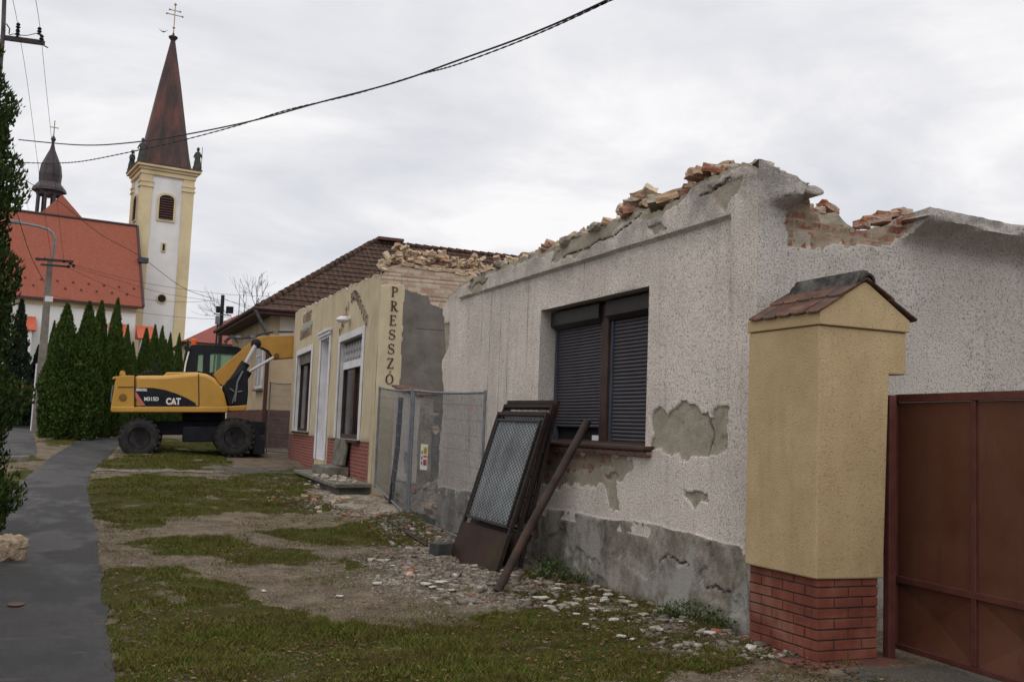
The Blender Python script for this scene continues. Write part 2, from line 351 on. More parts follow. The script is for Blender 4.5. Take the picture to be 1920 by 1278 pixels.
def ground_masks(X,Y):
    wx=X+(fbm(X*1.3,Y*1.3,3,5)-.5)*.7+(fbm(X*6,Y*6,3,11)-.5)*.25; wy=Y+(fbm(X*1.3,Y*1.3,3,8)-.5)*1.1+(fbm(X*6,Y*6,3,14)-.5)*.35
    gm=np.zeros(X.shape)
    for p in GP:
        b=np.array(p); s=(wx>b[:,0].min()-1)&(wx<b[:,0].max()+1)&(wy>b[:,1].min()-1)&(wy<b[:,1].max()+1)
        gm=np.maximum(gm,np.where(s,inpoly(wx,wy,p),0))
    for p in far_grass: gm=np.maximum(gm,inpoly(X,Y,p))
    n=fbm(X*2.2,Y*2.2,4,31); m=fbm(X*9,Y*9,3,37)
    near_wall=np.clip((X-3.9)/.8,0,1)*(Y<12)
    fg=(Y<8.6)&(X<4.4); gm=gm*np.clip((n-np.where(fg,.06,.20)-.10*near_wall)/.16,0.15,1)*np.clip((m-.22)/.2,.3,1)
    path=inpoly(X,Y,pathpoly)
    gm=np.where(path&(X<.20),0,gm)
    rub=np.clip(1-np.hypot((X-4.3)/1.6,(Y-10.6)/2.6),0,1)+np.clip(1-np.hypot((X-4.9)/1.9,(Y-17.3)/2.6),0,1)*1.2+np.clip(1.2-np.abs(X-4.75)/.75,0,1)*((Y>6)&(Y<17))*.5+np.clip(1-np.hypot((X-4.6)/1.5,(Y-21.5)/2.5),0,1)
    rub=rub+.9*np.clip(1.15-np.hypot((X-3.55)/1.0,(Y-9.9)/1.5),0,1)+.5*np.clip(1.1-np.hypot((X-4.0)/1.1,(Y-18.8)/2.2),0,1); rub=np.clip(rub*1.3*np.clip((fbm(X*3,Y*3,4,77)-.25)/.3,0,1.2),0,1)
    return gm,rub,path
gm,rub,pm=ground_masks(X,Y)
near=(X>-3)&(X<8)&(Y>3)&(Y<45)
Z=g(Y)+np.where(near&(~pm),(fbm(X*1.1,Y*1.1,4,3)-.5)*.09+(fbm(X*9,Y*9,3,4)-.5)*.03+gm*.015+rub*.03,0)
Z=np.where(pm,g(Y)-.012,Z)
# keep the ground below the path sheet along its edges
ed=np.minimum(segdist(X,Y,PR),segdist(X,Y,PL)); Z=np.where(near&(~pm)&(ed<.25),Z*(ed/.25)+(g(Y)-.01)*(1-ed/.25),Z)
road_poly=[(-1.1,26.4),(-.85,30),(-1.15,37),(-2.0,58),(-2.9,93),(-8,93),(-8,26.4)]
Z=np.where(inpoly(X,Y,road_poly),g(Y)-.03,Z)
ny,nx=X.shape; I=np.arange(ny*nx).reshape(ny,nx)
Fq=np.stack([I[:-1,:-1],I[:-1,1:],I[1:,1:],I[1:,:-1]],-1).reshape(-1,4)
def groundmat():
    t=NT('ground_soil'); r=t.attr(); n=t.noise(3,7,.65); f=t.noise(38,5,.7); vf=t.vor(55)
    dirt=t.ramp(n,[(.3,(.075,.058,.041)),(.52,(.145,.116,.085)),(.72,(.23,.19,.145))])
    dirt=t.mix(t.ramp(f,[(.54,0),(.64,.75)]),dirt,(.30,.27,.235)); dirt=t.mix(t.ramp(t.noise(70,3),[(.35,.6),(.45,0)]),dirt,(.05,.038,.028))
    gr=t.ramp(t.noise(5,6,.7),[(.32,(.030,.036,.006)),(.5,(.058,.070,.011)),(.66,(.090,.100,.018))])
    gr=t.mix(t.ramp(f,[(.48,0),(.58,.85)]),gr,(.062,.038,.020)); gr=t.mix(t.ramp(t.noise(95,3,.7),[(.40,.8),(.52,0)]),gr,(.012,.012,.006))
    ru=t.ramp(f,[(.35,(.13,.10,.08)),(.5,(.30,.27,.23)),(.65,(.46,.42,.37))])
    e=t.math('ADD',t.math('MULTIPLY',t.math('SUBTRACT',f,.5),1.1),t.math('MULTIPLY',t.math('SUBTRACT',t.noise(6,5,.7),.5),1.0))
    col=t.mix(t.ramp(t.math('ADD',r[1],e),[(.35,0),(.75,1)]),dirt,ru)
    col=t.mix(t.ramp(t.math('ADD',r[0],e),[(.25,0),(.55,1)]),col,gr)
    rough=t.ramp(t.noise(1.2,4),[(.4,.62),(.65,.95)])
    return t.fin(col,rough,t.bump(f,.9,.03,t.bump(t.noise(12,4),.6,.04)),spec=.03)
M['ground']=groundmat()
A=np.stack([gm,rub,pm*1.,np.zeros_like(gm)],-1).reshape(-1,4)
gobj=npmesh('ground',np.stack([X,Y,Z],-1).reshape(-1,3),Fq,M['ground'],None,A,True); tag(gobj,kind='structure')
def gz(x,y):
    "terrain height by bilinear lookup"
    x=np.clip(np.asarray(x,float),gx[0],gx[-1]-1e-3); y=np.clip(np.asarray(y,float),gy[0],gy[-1]-1e-3)
    i=np.searchsorted(gx,x,side='right')-1; j=np.searchsorted(gy,y,side='right')-1
    a=(x-gx[i])/(gx[i+1]-gx[i]); b=(y-gy[j])/(gy[j+1]-gy[j])
    return Z[j,i]*(1-a)*(1-b)+Z[j,i+1]*a*(1-b)+Z[j+1,i]*(1-a)*b+Z[j+1,i+1]*a*b
def asphalt(name,wet,c=(.020,.021,.024)):
    t=NT(name); f=t.noise(160,3,.6); b=t.noise(1.3,6,.6,t.scale((1,.5,1)))
    col=t.ramp(f,[(.35,tuple(x*.55 for x in c)),(.55,c),(.64,tuple(x*3.6 for x in c))])
    col=t.mix(t.ramp(b,[(.42,0),(.6,.4)]),col,(.040,.039,.038)); col=t.mix(t.ramp(t.noise(2.1,6,.7,t.scale((.5,3,1))),[(.6,0),(.66,.5)]),col,(.11,.10,.09)); col=t.mix(t.ramp(t.noise(18,6,.8),[(.60,0),(.64,.45)]),col,(.012,.012,.013))
    wv=t.n('TexVoronoi',feature='DISTANCE_TO_EDGE'); wv.inputs['Scale'].default_value=.55; ad=t.n('VectorMath',operation='ADD'); nn=t.n('TexNoise'); nn.inputs['Scale'].default_value=2.5; nn.inputs['Detail'].default_value=6; t.L(t.co,nn.inputs['Vector']); t.L(t.co,ad.inputs[0]); t.L(nn.outputs['Color'],ad.inputs[1]); t.L(ad.outputs[0],wv.inputs['Vector']); col=t.mix(t.math('MULTIPLY',t.ramp(wv.outputs[0],[(0,1),(.012,0)]),t.ramp(t.noise(.8,3),[(.45,0),(.55,.9)])),col,(.006,.006,.006))
    rough=t.ramp(b,[(.42,wet),(.56,wet+.4)])
    return t.fin(col,rough,t.bump(f,.9,.012),spec=.22)
M['asphalt']=asphalt('wet_asphalt_path',.30); M['road']=asphalt('wet_road',.30,(.022,.023,.027)); M['pad']=asphalt('worn_asphalt',.7,(.085,.078,.068))
def strip(name,L_,R_,step,m,dz=.004,n=14,jag=.05):
    Lp=np.array(L_,float);Rp=np.array(R_,float); ys=np.arange(Lp[0,1],Lp[-1,1],step); V=[]
    lx=np.interp(ys,Lp[:,1],Lp[:,0])+(fbm(ys*3,ys*0,3,3)-.5)*jag; rx=np.interp(ys,Rp[:,1],Rp[:,0])+(fbm(ys*3,ys*0+9,4,6)-.5)*jag*2
    T=np.linspace(0,1,n); XX=lx[:,None]*(1-T)+rx[:,None]*T; YY=np.repeat(ys[:,None],n,1); ZZ=g(YY)+dz+(fbm(XX*1.5,YY*1.5,3,8)-.5)*.006
    J=np.arange(len(ys)*n).reshape(len(ys),n); Fq=np.stack([J[:-1,:-1],J[:-1,1:],J[1:,1:],J[1:,:-1]],-1).reshape(-1,4)
    return npmesh(name,np.stack([XX,YY,ZZ],-1).reshape(-1,3),Fq,m,None,None,True)
tag(strip('footpath',PL,PR,.1,M['asphalt']),kind='structure')
tag(strip('road',[(-8,26.4),(-8,93)],[(-1.1,26.4),(-.85,30),(-1.15,37),(-2.0,58),(-2.9,93)],.5,M['road'],.0,10,.02),kind='structure')
mb=MB(); mb.obox((-4.8,26.25,float(g(26.2))+.03),(1,0,0),(0,1,0),(0,0,1),3.9,.09,.09); kb=mb.build('kerb',M['concrete'],None,bevel=.02); tag(kb,kind='structure')
# thin slab path crossing the verge and a worn pad of asphalt in front of the cafe
def patch(name,poly,m,dz,step=.12):
    b=np.array(poly); xs=np.arange(b[:,0].min()-.1,b[:,0].max()+.1,step); ys=np.arange(b[:,1].min()-.1,b[:,1].max()+.1,step)
    XX,YY=np.meshgrid(xs,ys); wx=XX+(fbm(XX*3,YY*3,3,2)-.5)*.3; wy=YY+(fbm(XX*3,YY*3,3,9)-.5)*.3
    J=np.arange(XX.size).reshape(XX.shape); c=inpoly((wx[:-1,:-1]+wx[1:,1:])/2,(wy[:-1,:-1]+wy[1:,1:])/2,poly)
    Fq=np.stack([J[:-1,:-1],J[:-1,1:],J[1:,1:],J[1:,:-1]],-1)[c]
    return npmesh(name,np.stack([XX,YY,gz(XX,YY)+dz],-1).reshape(-1,3),Fq,m,None,None,True)
tag(patch('paved_strip',[(.42,23.3),(3.3,23.4),(3.3,24.0),(.42,23.9)],M['concrete'],.012,.06),kind='structure')
tag(patch('paved_pad',[(2.6,23.6),(4.9,23.3),(5.2,25.4),(3.4,26.2),(2.8,25)],M['pad'],.012,.08),kind='structure')
tag(patch('gravel_apron',[(4.2,5.2),(4.9,5.5),(6.6,5.5),(6.6,1),(2.8,1),(3.3,4.6),(3.9,5.1)],M['pad'],.010,.06),kind='structure')
# ---------------------------------------------------------------- grass
def grass():
    out=[];cols=[]
    zones=[(.3,5.2,4.8,8.0,11500),(.3,5.0,8.0,12,5200),(.3,5.2,12,18,3600),(.3,5.2,18,26,2000),(.3,6,26,38,900),(-6,-.85,15,45,200)]
    for x0,x1,y0,y1,dn in zones:
        n=int((x1-x0)*(y1-y0)*dn); x=rng.uniform(x0,x1,n); y=rng.uniform(y0,y1,n); m,ru,pa=ground_masks(x,y)
        tuft=fbm(x*2.0,y*2.0,3,91)
        sparse=(fbm(x*3.1,y*3.1,3,123)>.50)*.22+.03; k=np.maximum(m*(.45+1.1*(tuft>.45)),sparse*(y<26)*(1-.6*np.clip(ru,0,1)))>rng.uniform(.15,1.1,n)*np.where(m>.2,1,rng.uniform(.25,1.4,n)); k&=(~pa)|(rng.uniform(0,1,n)<.25); x=x[k];y=y[k];tuft=tuft[k]; n=len(x)
        d=max(1,(y0/9)); h=rng.uniform(.014,.044,n)*(.5+2.2*np.clip(tuft-.32,0,.5))*(1+.12*(d-1)); wd=rng.uniform(.0022,.0042,n)*d**.9
        a=rng.uniform(0,2*math.pi,n); ln=rng.uniform(.3,1.5,n)*h; b=rng.uniform(0,2*math.pi,n); z=gz(x,y)-.004
        v0=np.stack([x-np.cos(a)*wd,y-np.sin(a)*wd,z],-1); v1=np.stack([x+np.cos(a)*wd,y+np.sin(a)*wd,z],-1); v2=np.stack([x+np.cos(b)*ln,y+np.sin(b)*ln,z+h],-1)
        out.append(np.stack([v0,v1,v2],1).reshape(-1,3)); c=np.repeat(rng.uniform(0,1,n),3); cols.append(np.stack([c,c*0,c*0,c*0+1],-1))
    V=np.concatenate(out);C=np.concatenate(cols); F=np.arange(len(V)).reshape(-1,3)
    t=NT('grass_blades'); r=t.attr(); col=t.ramp(r[0],[(0,(.026,.042,.005)),(.4,(.068,.100,.012)),(.72,(.115,.135,.027)),(.86,(.20,.165,.055)),(1,(.11,.050,.025))])
    col=t.mix(t.ramp(t.noise(1.4,5),[(.42,0),(.60,.8)]),col,(.085,.065,.026))
    o=npmesh('grass',V,F,t.fin(col,.7,spec=.06),None,C); tag(o,'short patchy green grass on the verge beside the path','grass',None,'stuff'); return len(F)
ng=grass()
# ---------------------------------------------------------------- loose stones, plaster crumbs (uncountable)
CV=np.array([(-1,-1,-1),(1,-1,-1),(1,1,-1),(-1,1,-1),(-1,-1,1),(1,-1,1),(1,1,1),(-1,1,1)],float)
CF=np.array([(0,3,2,1),(4,5,6,7),(0,1,5,4),(1,2,6,5),(2,3,7,6),(3,0,4,7)])
def chunks(P,S,flat,cval):
    n=len(P); v=CV[None]*rng.uniform(.35,1,(n,8,3))*S[:,None,None]*np.array([1,1,1.])[None,None]; v[:,:,2]*=flat[:,None]; v[:,:,0]*=rng.uniform(.6,1.5,(n,1))
    a=rng.uniform(0,2*math.pi,n); ti=rng.normal(0,.25,n); c,s=np.cos(a)[:,None],np.sin(a)[:,None]
    z=v[:,:,2]+v[:,:,0]*ti[:,None]; x=v[:,:,0]*c-v[:,:,1]*s; y=v[:,:,0]*s+v[:,:,1]*c
    V=np.stack([x,y,z],-1)+P[:,None]; F=(CF[None]+8*np.arange(n)[:,None,None]).reshape(-1,4); A=np.zeros((n,8,4)); A[...,0]=cval[:,None]; A[...,3]=1
    return V.reshape(-1,3),F,A.reshape(-1,4)
def rubmat():
    t=NT('rubble_bits'); r=t.attr(); col=t.ramp(r[0],[(0,(.10,.085,.07)),(.35,(.20,.175,.15)),(.6,(.30,.265,.225)),(.85,(.46,.425,.375)),(.93,(.27,.13,.09)),(1,(.30,.10,.065))])
    return t.fin(col,.95,t.bump(t.noise(60,3),.5,.01),spec=.1)
M['rubble']=rubmat()
def scatter_rubble():
    P=[];S=[];Fl=[];C=[]
    for x0,x1,y0,y1,dn,s0,s1,fb in [(.36,5.05,4.9,9,3200,.003,.008,.30),(.36,5.05,9,14,1500,.004,.011,.25),(.36,5.2,14,26,260,.006,.02,.15),(2.2,5.05,6,18,420,.008,.028,0.02),(3.0,5.05,6,18,150,.018,.055,0)]:
        n=int((x1-x0)*(y1-y0)*dn); x=rng.uniform(x0,x1,n); y=rng.uniform(y0,y1,n); m,ru,pa=ground_masks(x,y)
        p=ru*1.1+fb*(1-m)*(1-ru); k=(rng.uniform(0,1,n)<p)&(~pa); x=x[k];y=y[k];n=len(x); s=s0+(s1-s0)*rng.uniform(0,1,n)**2.6
        P.append(np.stack([x,y,gz(x,y)+s*.15],-1)); S.append(s); Fl.append(rng.uniform(.25,.7,n)); c=rng.beta(2,3.0,n)*.84; red=rng.uniform(0,1,n)<np.where(y>15,.18,.03); C.append(np.where(red,rng.uniform(.92,1,n),c))
    P=np.concatenate(P);S=np.concatenate(S);Fl=np.concatenate(Fl);C=np.concatenate(C); V,F,A=chunks(P,S,Fl,C)
    o=npmesh('rubble',V,F,M['rubble'],None,A); tag(o,'scattered crumbs of plaster, gravel and brick on the bare soil','rubble',None,'stuff'); return len(P)
nr=scatter_rubble()
def leaves():
    n=6500; x=rng.uniform(.4,5.0,n); y=4.8+rng.uniform(0,1,n)**1.6*8; k=fbm(x*1.6,y*1.6,3,55)>.45; x=x[k];y=y[k];n=len(x)
    n2=900; x=np.concatenate([x,5.0-np.abs(rng.normal(0,.55,n2))]); y=np.concatenate([y,rng.uniform(5.4,9.5,n2)]); n=len(x)
    s=rng.uniform(.006,.022,n); a=rng.uniform(0,6.28,n); q=np.array([(-1,0),(0,-.6),(1.1,0),(0,.6)]); V=np.zeros((n,4,3))
    for i,(u,v) in enumerate(q):
        V[:,i,0]=x+s*(u*np.cos(a)-v*np.sin(a)); V[:,i,1]=y+s*(u*np.sin(a)+v*np.cos(a)); V[:,i,2]=gz(x,y)+.012+rng.uniform(0,.014,n)
    A=np.zeros((n,4,4)); A[...,0]=rng.uniform(0,1,n)[:,None]; A[...,3]=1
    t=NT('dead_leaves'); r=t.attr(); t.fin(t.ramp(r[0],[(0,(.035,.020,.014)),(.5,(.085,.038,.020)),(.85,(.14,.065,.032)),(1,(.20,.13,.07))]),.7)
    tag(npmesh('fallen_leaves',V.reshape(-1,3),np.arange(4*n).reshape(-1,4),t.m,None,A.reshape(-1,4)),'brown fallen leaves scattered over the grass','leaves',None,'stuff')
leaves()
# ================================================================ wall sheets
def sheet(name,o,U,N,u0,u1,z0,top,cell,holes,fn,m,parent,T=.4,jagL=0,ends=(0,1),ub=None):
    o=np.array(o,float);U=np.array(U,float);N=np.array(N,float)
    us=np.linspace(u0,u1,max(2,int(round((u1-u0)/cell))+1)); ztop=max(float(np.max(top(us))),0); zs=np.linspace(z0,ztop,max(2,int(round((ztop-z0)/cell))+1))
    for h in holes:
        us=us[(np.abs(us-h[0])>cell*.45)&(np.abs(us-h[1])>cell*.45)]; zs=zs[(np.abs(zs-h[2])>cell*.45)&(np.abs(zs-h[3])>cell*.45)]
        us=np.sort(np.append(us,h[:2])); zs=np.sort(np.append(zs,h[2:]))
    tp=top(us); UU,ZZ=np.meshgrid(us,zs); TT=np.repeat(tp[None],len(zs),0); over=ZZ>=TT; ZC=np.minimum(ZZ,TT)
    off,msk=fn(UU,ZC)
    for h in holes: # keep the rim flat
        d=np.maximum(np.maximum(h[0]-UU,UU-h[1]),np.maximum(h[2]-ZC,ZC-h[3])); off=np.where(np.abs(d)<.012,0,off)
    uu=UU.copy()
    if jagL:
        w_=np.clip(1-np.abs(UU-u1)/.35,0,1); uu=UU+w_*(fbm(ZC*5,ZC*0,4,9)-.5)*jagL
    V=o+uu[...,None]*U+ZC[...,None]*np.array([0,0,1.])+off[...,None]*N
    J=np.arange(UU.size).reshape(UU.shape); dead=over[:-1,:-1]&over[:-1,1:]
    cu=(UU[:-1,:-1]+UU[1:,1:])/2; cz=(ZZ[:-1,:-1]+ZZ[1:,1:])/2
    for h in holes: dead|=(cu>h[0])&(cu<h[1])&(cz>h[2])&(cz<h[3])
    Fq=np.stack([J[:-1,:-1],J[:-1,1:],J[1:,1:],J[1:,:-1]],-1)[~dead]
    # orientation
    if np.dot(np.cross(U,[0,0,1]),N)<0: Fq=Fq[:,::-1]
    Vf=V.reshape(-1,3); Ff=Fq; Af=msk.reshape(-1,4); idx=np.zeros(len(Fq),int)
    # cap + back
    nu=len(us); offt=fn(us[None],tp[None])[0][0]; k=len(Vf); bt=tp+(fbm(us*4,us*0+3,3,8)-.5)*.12-.03
    wL=np.clip(1-np.abs(us-u1)/.35,0,1)*(fbm(tp*5,tp*0,4,9)-.5)*jagL if jagL else 0
    c1=o+(us+wL)[:,None]*U+tp[:,None]*np.array([0,0,1.])+offt[:,None]*N; usb=us if ub is None else np.maximum(us,ub)
    c2=o+(usb+wL)[:,None]*U+bt[:,None]*np.array([0,0,1.])-T*N; c3=o+usb[:,None]*U+z0*np.array([0,0,1.])-T*N
    Vf=np.concatenate([Vf,c1,c2,c3]); Af=np.concatenate([Af,np.tile([0,0,0,1.],(3*nu,1))]); i=np.arange(nu-1)
    cap=np.stack([k+i,k+i+1,k+nu+i+1,k+nu+i],-1); Ff=np.concatenate([Ff,cap]); idx=np.concatenate([idx,np.ones(nu-1,int)])
    hu=np.zeros(nu-1,bool)
    for h in holes: hu|=((us[:-1]+us[1:])/2>h[0])&((us[:-1]+us[1:])/2<h[1])
    bk=np.stack([k+nu+i,k+nu+i+1,k+2*nu+i+1,k+2*nu+i],-1)[~hu]; Ff=np.concatenate([Ff,bk]); idx=np.concatenate([idx,np.ones(len(bk),int)])
    for e in [(0,nu-1)[k_] for k_ in ends]:
        col=J[:,e]; ov=over[:,e]; b=len(Vf); pts=Vf[col]; bp=pts-N*T; Vf=np.concatenate([Vf,bp]); Af=np.concatenate([Af,np.tile([0,0,0,1.],(len(bp),1))]); j=np.arange(len(zs)-1); j=j[~ov[:-1]]
        q=np.stack([col[j],col[j+1],b+j+1,b+j],-1); Ff=np.concatenate([Ff,q]); idx=np.concatenate([idx,np.ones(len(q),int)])
    o_=npmesh(name,Vf,Ff,[m,M['mortar']],parent,Af,True,idx)
    o_.data.set_sharp_from_angle(angle=R(45))
    return o_
def reveal(mb,o,U,N,h,d,e=.0):
    "four inner faces of an opening"
    o=Vector(o);U=Vector(U);N=Vector(N);Zz=Vector((0,0,1)); P=lambda u,z,n:o+U*u+Zz*z+N*n
    t=.012
    a,b,c,e_=h
    for (ua,ub,za,zb) in ((a-t,a,c,e_),(b,b+t,c,e_),(a-t,b+t,c-t,c),(a-t,b+t,e_,e_+t)):
        mb.add([P(ua,za,-e-.004),P(ub,za,-e-.004),P(ub,zb,-e-.004),P(ua,zb,-e-.004),P(ua,za,-d),P(ub,za,-d),P(ub,zb,-d),P(ua,zb,-d)],[(0,3,2,1),(4,5,6,7),(0,1,5,4),(1,2,6,5),(2,3,7,6),(3,0,4,7)])
# ================================================================ BUILDING A: white roughcast house, roof torn off
AX=5.08; Ay0,Ay1=6.79,14.5
hA=empty('demolished_house',(0,0,0),'white roughcast single storey house with its roof torn off and rubble on the wall top','house')
def topA(y):
    z=np.interp(y,[6.79,6.9,7.05,7.25,7.6,8.0,8.3,8.9,9.3,10,11,12,13,13.7,14.1,14.35,14.5],[3.80,3.86,3.90,3.90,3.88,3.80,3.74,3.80,3.80,3.76,3.74,3.74,3.72,3.68,3.62,3.56,3.42])
    return z+(fbm(y*7,y*0,4,21)-.5)*.07+(vnoise(y*25,y*0,22)-.5)*.015
win=(8.53,11.05,1.47,3.03)
pA=[[(8.45,1.80),(8.28,1.84),(8.1,1.82),(7.9,1.86),(7.72,1.84),(7.6,1.80),(7.45,1.76),(7.38,1.82),(7.19,1.82),(7.17,1.50),(7.28,1.44),(7.5,1.45),(7.62,1.39),(7.8,1.36),(8.0,1.39),(8.2,1.42),(8.45,1.44)],
    [(7.87,1.09),(7.72,1.11),(7.62,1.09),(7.50,1.07),(7.50,1.00),(7.62,.97),(7.70,.91),(7.78,.99)],
    [(10.7,3.60),(10.6,3.70),(9.3,3.84),(8.9,3.74),(9.3,3.66),(9.7,3.60),(10.3,3.55)],
    [(8.55,3.61),(8.3,3.63),(8.2,3.55),(8.4,3.52)],
    [(7.50,3.80),(7.30,3.82),(6.98,3.80),(7.05,3.64),(7.2,3.50),(7.35,3.60)],
    [(13.4,3.74),(12.9,3.70),(12.7,3.60),(13.0,3.48),(13.4,3.50)],
    [(14.6,3.2),(14.25,3.1),(14.3,2.7),(14.6,2.6)],
    [(11.0,1.36),(8.8,1.36),(8.75,1.25),(9.1,1.12),(9.0,.80),(9.25,.80),(9.35,1.05),(10.0,1.0),(11.0,.95)]]
bA=[[(10.9,1.36),(9.3,1.36),(9.2,1.25),(10.2,1.10),(10.3,.98),(10.9,.98)],[(9.35,1.14),(9.15,1.20),(9.1,1.12),(9.3,1.08)]]
cracks=[[(10.45,3.58),(10.2,3.60),(9.9,3.585),(9.6,3.64),(9.2,3.635),(8.9,3.70),(8.75,3.735),(8.65,3.79)],[(7.62,3.74),(7.4,3.76),(7.15,3.805)],
 [(7.50,1.78),(7.46,1.68),(7.42,1.6),(7.45,1.50),(7.5,1.42)],[(13.35,3.56),(13.15,3.62),(12.95,3.58),(12.8,3.60)],
 [(9.3,.35),(9.25,.55),(9.28,.68)],[(8.2,.40),(8.05,.52),(7.9,.44),(7.7,.45)],[(13.3,1.6),(13.28,1.2),(13.2,.9)],[(7.45,.28),(7.32,.33),(7.2,.29),(7.1,.31)]]
hair=[[(12.32,3.45),(12.30,2.4),(12.33,1.1)],[(12.02,3.2),(12.04,2.2),(12.0,1.3)],[(13.0,3.42),(12.98,2.6)],[(9.95,3.46),(9.93,3.16)],[(12.66,3.40),(12.7,2.1),(12.66,1.5)],[(11.45,3.40),(11.43,2.2)]]
def fnA(u,z):
    wu=u+(fbm(u*7,z*7,4,61)-.5)*.16; wz=z+(fbm(u*7,z*7,4,64)-.5)*.16
    off=(fbm(u*2,z*2,3,5)-.5)*.02; fr=np.clip((z-3.455)/.03,0,1); pi_=np.maximum(np.clip((7.15-u)/.02,0,1),np.clip((u-13.80)/.02,0,1))*(z>.75); fr=np.maximum(fr*.045,pi_*np.interp(z,[0,1.9,2.7,3.3],[0,.004,.016,.045])); fr=np.where(u<6.80,.045,fr)
    off=off+fr
    pl=np.zeros(u.shape);br=np.zeros(u.shape)
    for p in pA: pl=np.maximum(pl,inpoly(wu,wz,p))
    for p in bA: br=np.maximum(br,inpoly(wu,wz,p))
    # upper broken plaster near the top edge
    te=topA(u)-z; rag=(te<.05+.10*(fbm(u*3,u*0,3,71)-.45))&(z>3); pl=np.where(rag,1,pl)
    soc=np.clip((.73+(fbm(u*1.5,z*0,4,9)-.5)*.10-z)/.02,0,1); so2=((fbm(u*2.2,z*2.2,4,33)>.60)&(z<.80)&(z>.6)); soc=np.where(so2,.3*soc,soc)
    off=off+soc*.022-soc*np.where(fbm(u*1.8+4,z*1.8,4,41)>.58,.014,0)
    off=off-pl*.020+pl*(fbm(u*9,z*9,3,12)-.5)*.02-br*.02
    cr=np.zeros(u.shape); wj=.05
    uj=u+(fbm(u*14,z*14,3,81)-.5)*wj; zj=z+(fbm(u*14,z*14,3,84)-.5)*wj
    for c in cracks: cr=np.maximum(cr,np.clip(1.25-segdist(uj,zj,c)/.010,0,1))
    hr=np.zeros(u.shape)
    for c in hair: hr=np.maximum(hr,np.clip(1-segdist(uj*.3+u*.7,z,c)/.011,0,1)*.7)
    off=off-cr*.02
    # foot: slightly spread and dirty
    rim=np.clip(segdist(u,z,[(win[0],win[2]),(win[0],win[3]),(win[1],win[3]),(win[1],win[2])])/.02,0,1)
    off=off*rim
    return off,np.stack([pl,br,soc,np.maximum(cr,hr)],-1)
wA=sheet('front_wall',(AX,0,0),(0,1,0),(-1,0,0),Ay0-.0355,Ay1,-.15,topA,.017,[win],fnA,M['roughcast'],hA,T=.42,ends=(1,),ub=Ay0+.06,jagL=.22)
mb=MB(); reveal(mb,(AX,0,0),(0,1,0),(-1,0,0),win,.30); mb.build('window_reveal',M['roughcast_plain'],hA)
# side wall (plane y=6.79, x from AX)
def topS(x):
    z=np.interp(x,[5.08,5.2,5.35,5.57,5.60,5.75,5.90,6.02,6.08,6.2,6.35,6.5,6.6,6.68,7.2,8.1,12],[3.86,3.76,3.69,3.66,3.52,3.50,3.55,3.45,3.42,3.42,3.47,3.50,3.58,3.64,3.62,3.585,3.44])
    return z+(fbm(x*8,x*0,4,51)-.5)*.05*(x<6.7)+(fbm(x*3,x*0,3,52)-.5)*.02
brokS=[(5.36,3.60),(5.36,3.22),(5.45,3.17),(5.75,3.21),(5.95,3.27),(6.3,3.30),(6.5,3.36),(6.66,3.45),(6.6,3.8),(5.5,3.8)]
def fnS(u,z):
    wu=u+(fbm(u*8,z*8,4,61)-.5)*.10; wz=z+(fbm(u*8,z*8,4,64)-.5)*.10
    off=(fbm(u*2,z*2,3,5)-.5)*.02
    bk=inpoly(wu,wz,brokS)*1.
    lim=3.32-.05*np.clip(u-6.7,0,3)
    cove=np.clip((z-lim)/.22,0,1)**1.8*.26
    has=((u<5.57)&(u>5.12)&(z>3.40))|(u>6.6)
    prof=np.where(has,cove,0)*np.clip((u-5.10)/.10,0,1)*np.where(u>6,1+(fbm(u*5,z*9,3,88)-.5)*.35,1)
    stp=np.clip((z-3.50-(fbm(u*9,u*0,3,66)-.5)*.06)/.07,0,1)*.22*np.clip((u-5.12)/.16,0,1)*(1+(fbm(u*8,z*8,4,67)-.5)*.5); prof=np.where(u<5.6,stp,prof)
    off=off+prof*(1-bk*.9)-bk*.03+bk*(fbm(u*12,z*12,3,9)-.5)*.05
    off=off*np.clip((u-5.04)/.1,0,1)+.035*np.clip((5.40-u)/.28,0,1)
    br=bk*(fbm(u*4,z*4,3,15)>.36); pl=bk*(1-br)
    te=topS(u)-z; pl=np.maximum(pl,(te<.03)*(u>6.6)*.0)
    soc=np.clip((.75-z)/.02,0,1)
    return off,np.stack([pl,br,soc,soc*0],-1)
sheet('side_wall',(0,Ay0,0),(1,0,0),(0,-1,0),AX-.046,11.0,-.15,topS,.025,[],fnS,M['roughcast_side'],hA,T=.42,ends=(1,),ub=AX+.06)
mb=MB(); mb.box(AX+.42,11,Ay1-.42,Ay1-.01,-.1,3.0); mb.box(10.6,11,Ay0+.42,Ay1-.42,-.1,3.0); mb.build('back_wall',M['core'],hA)
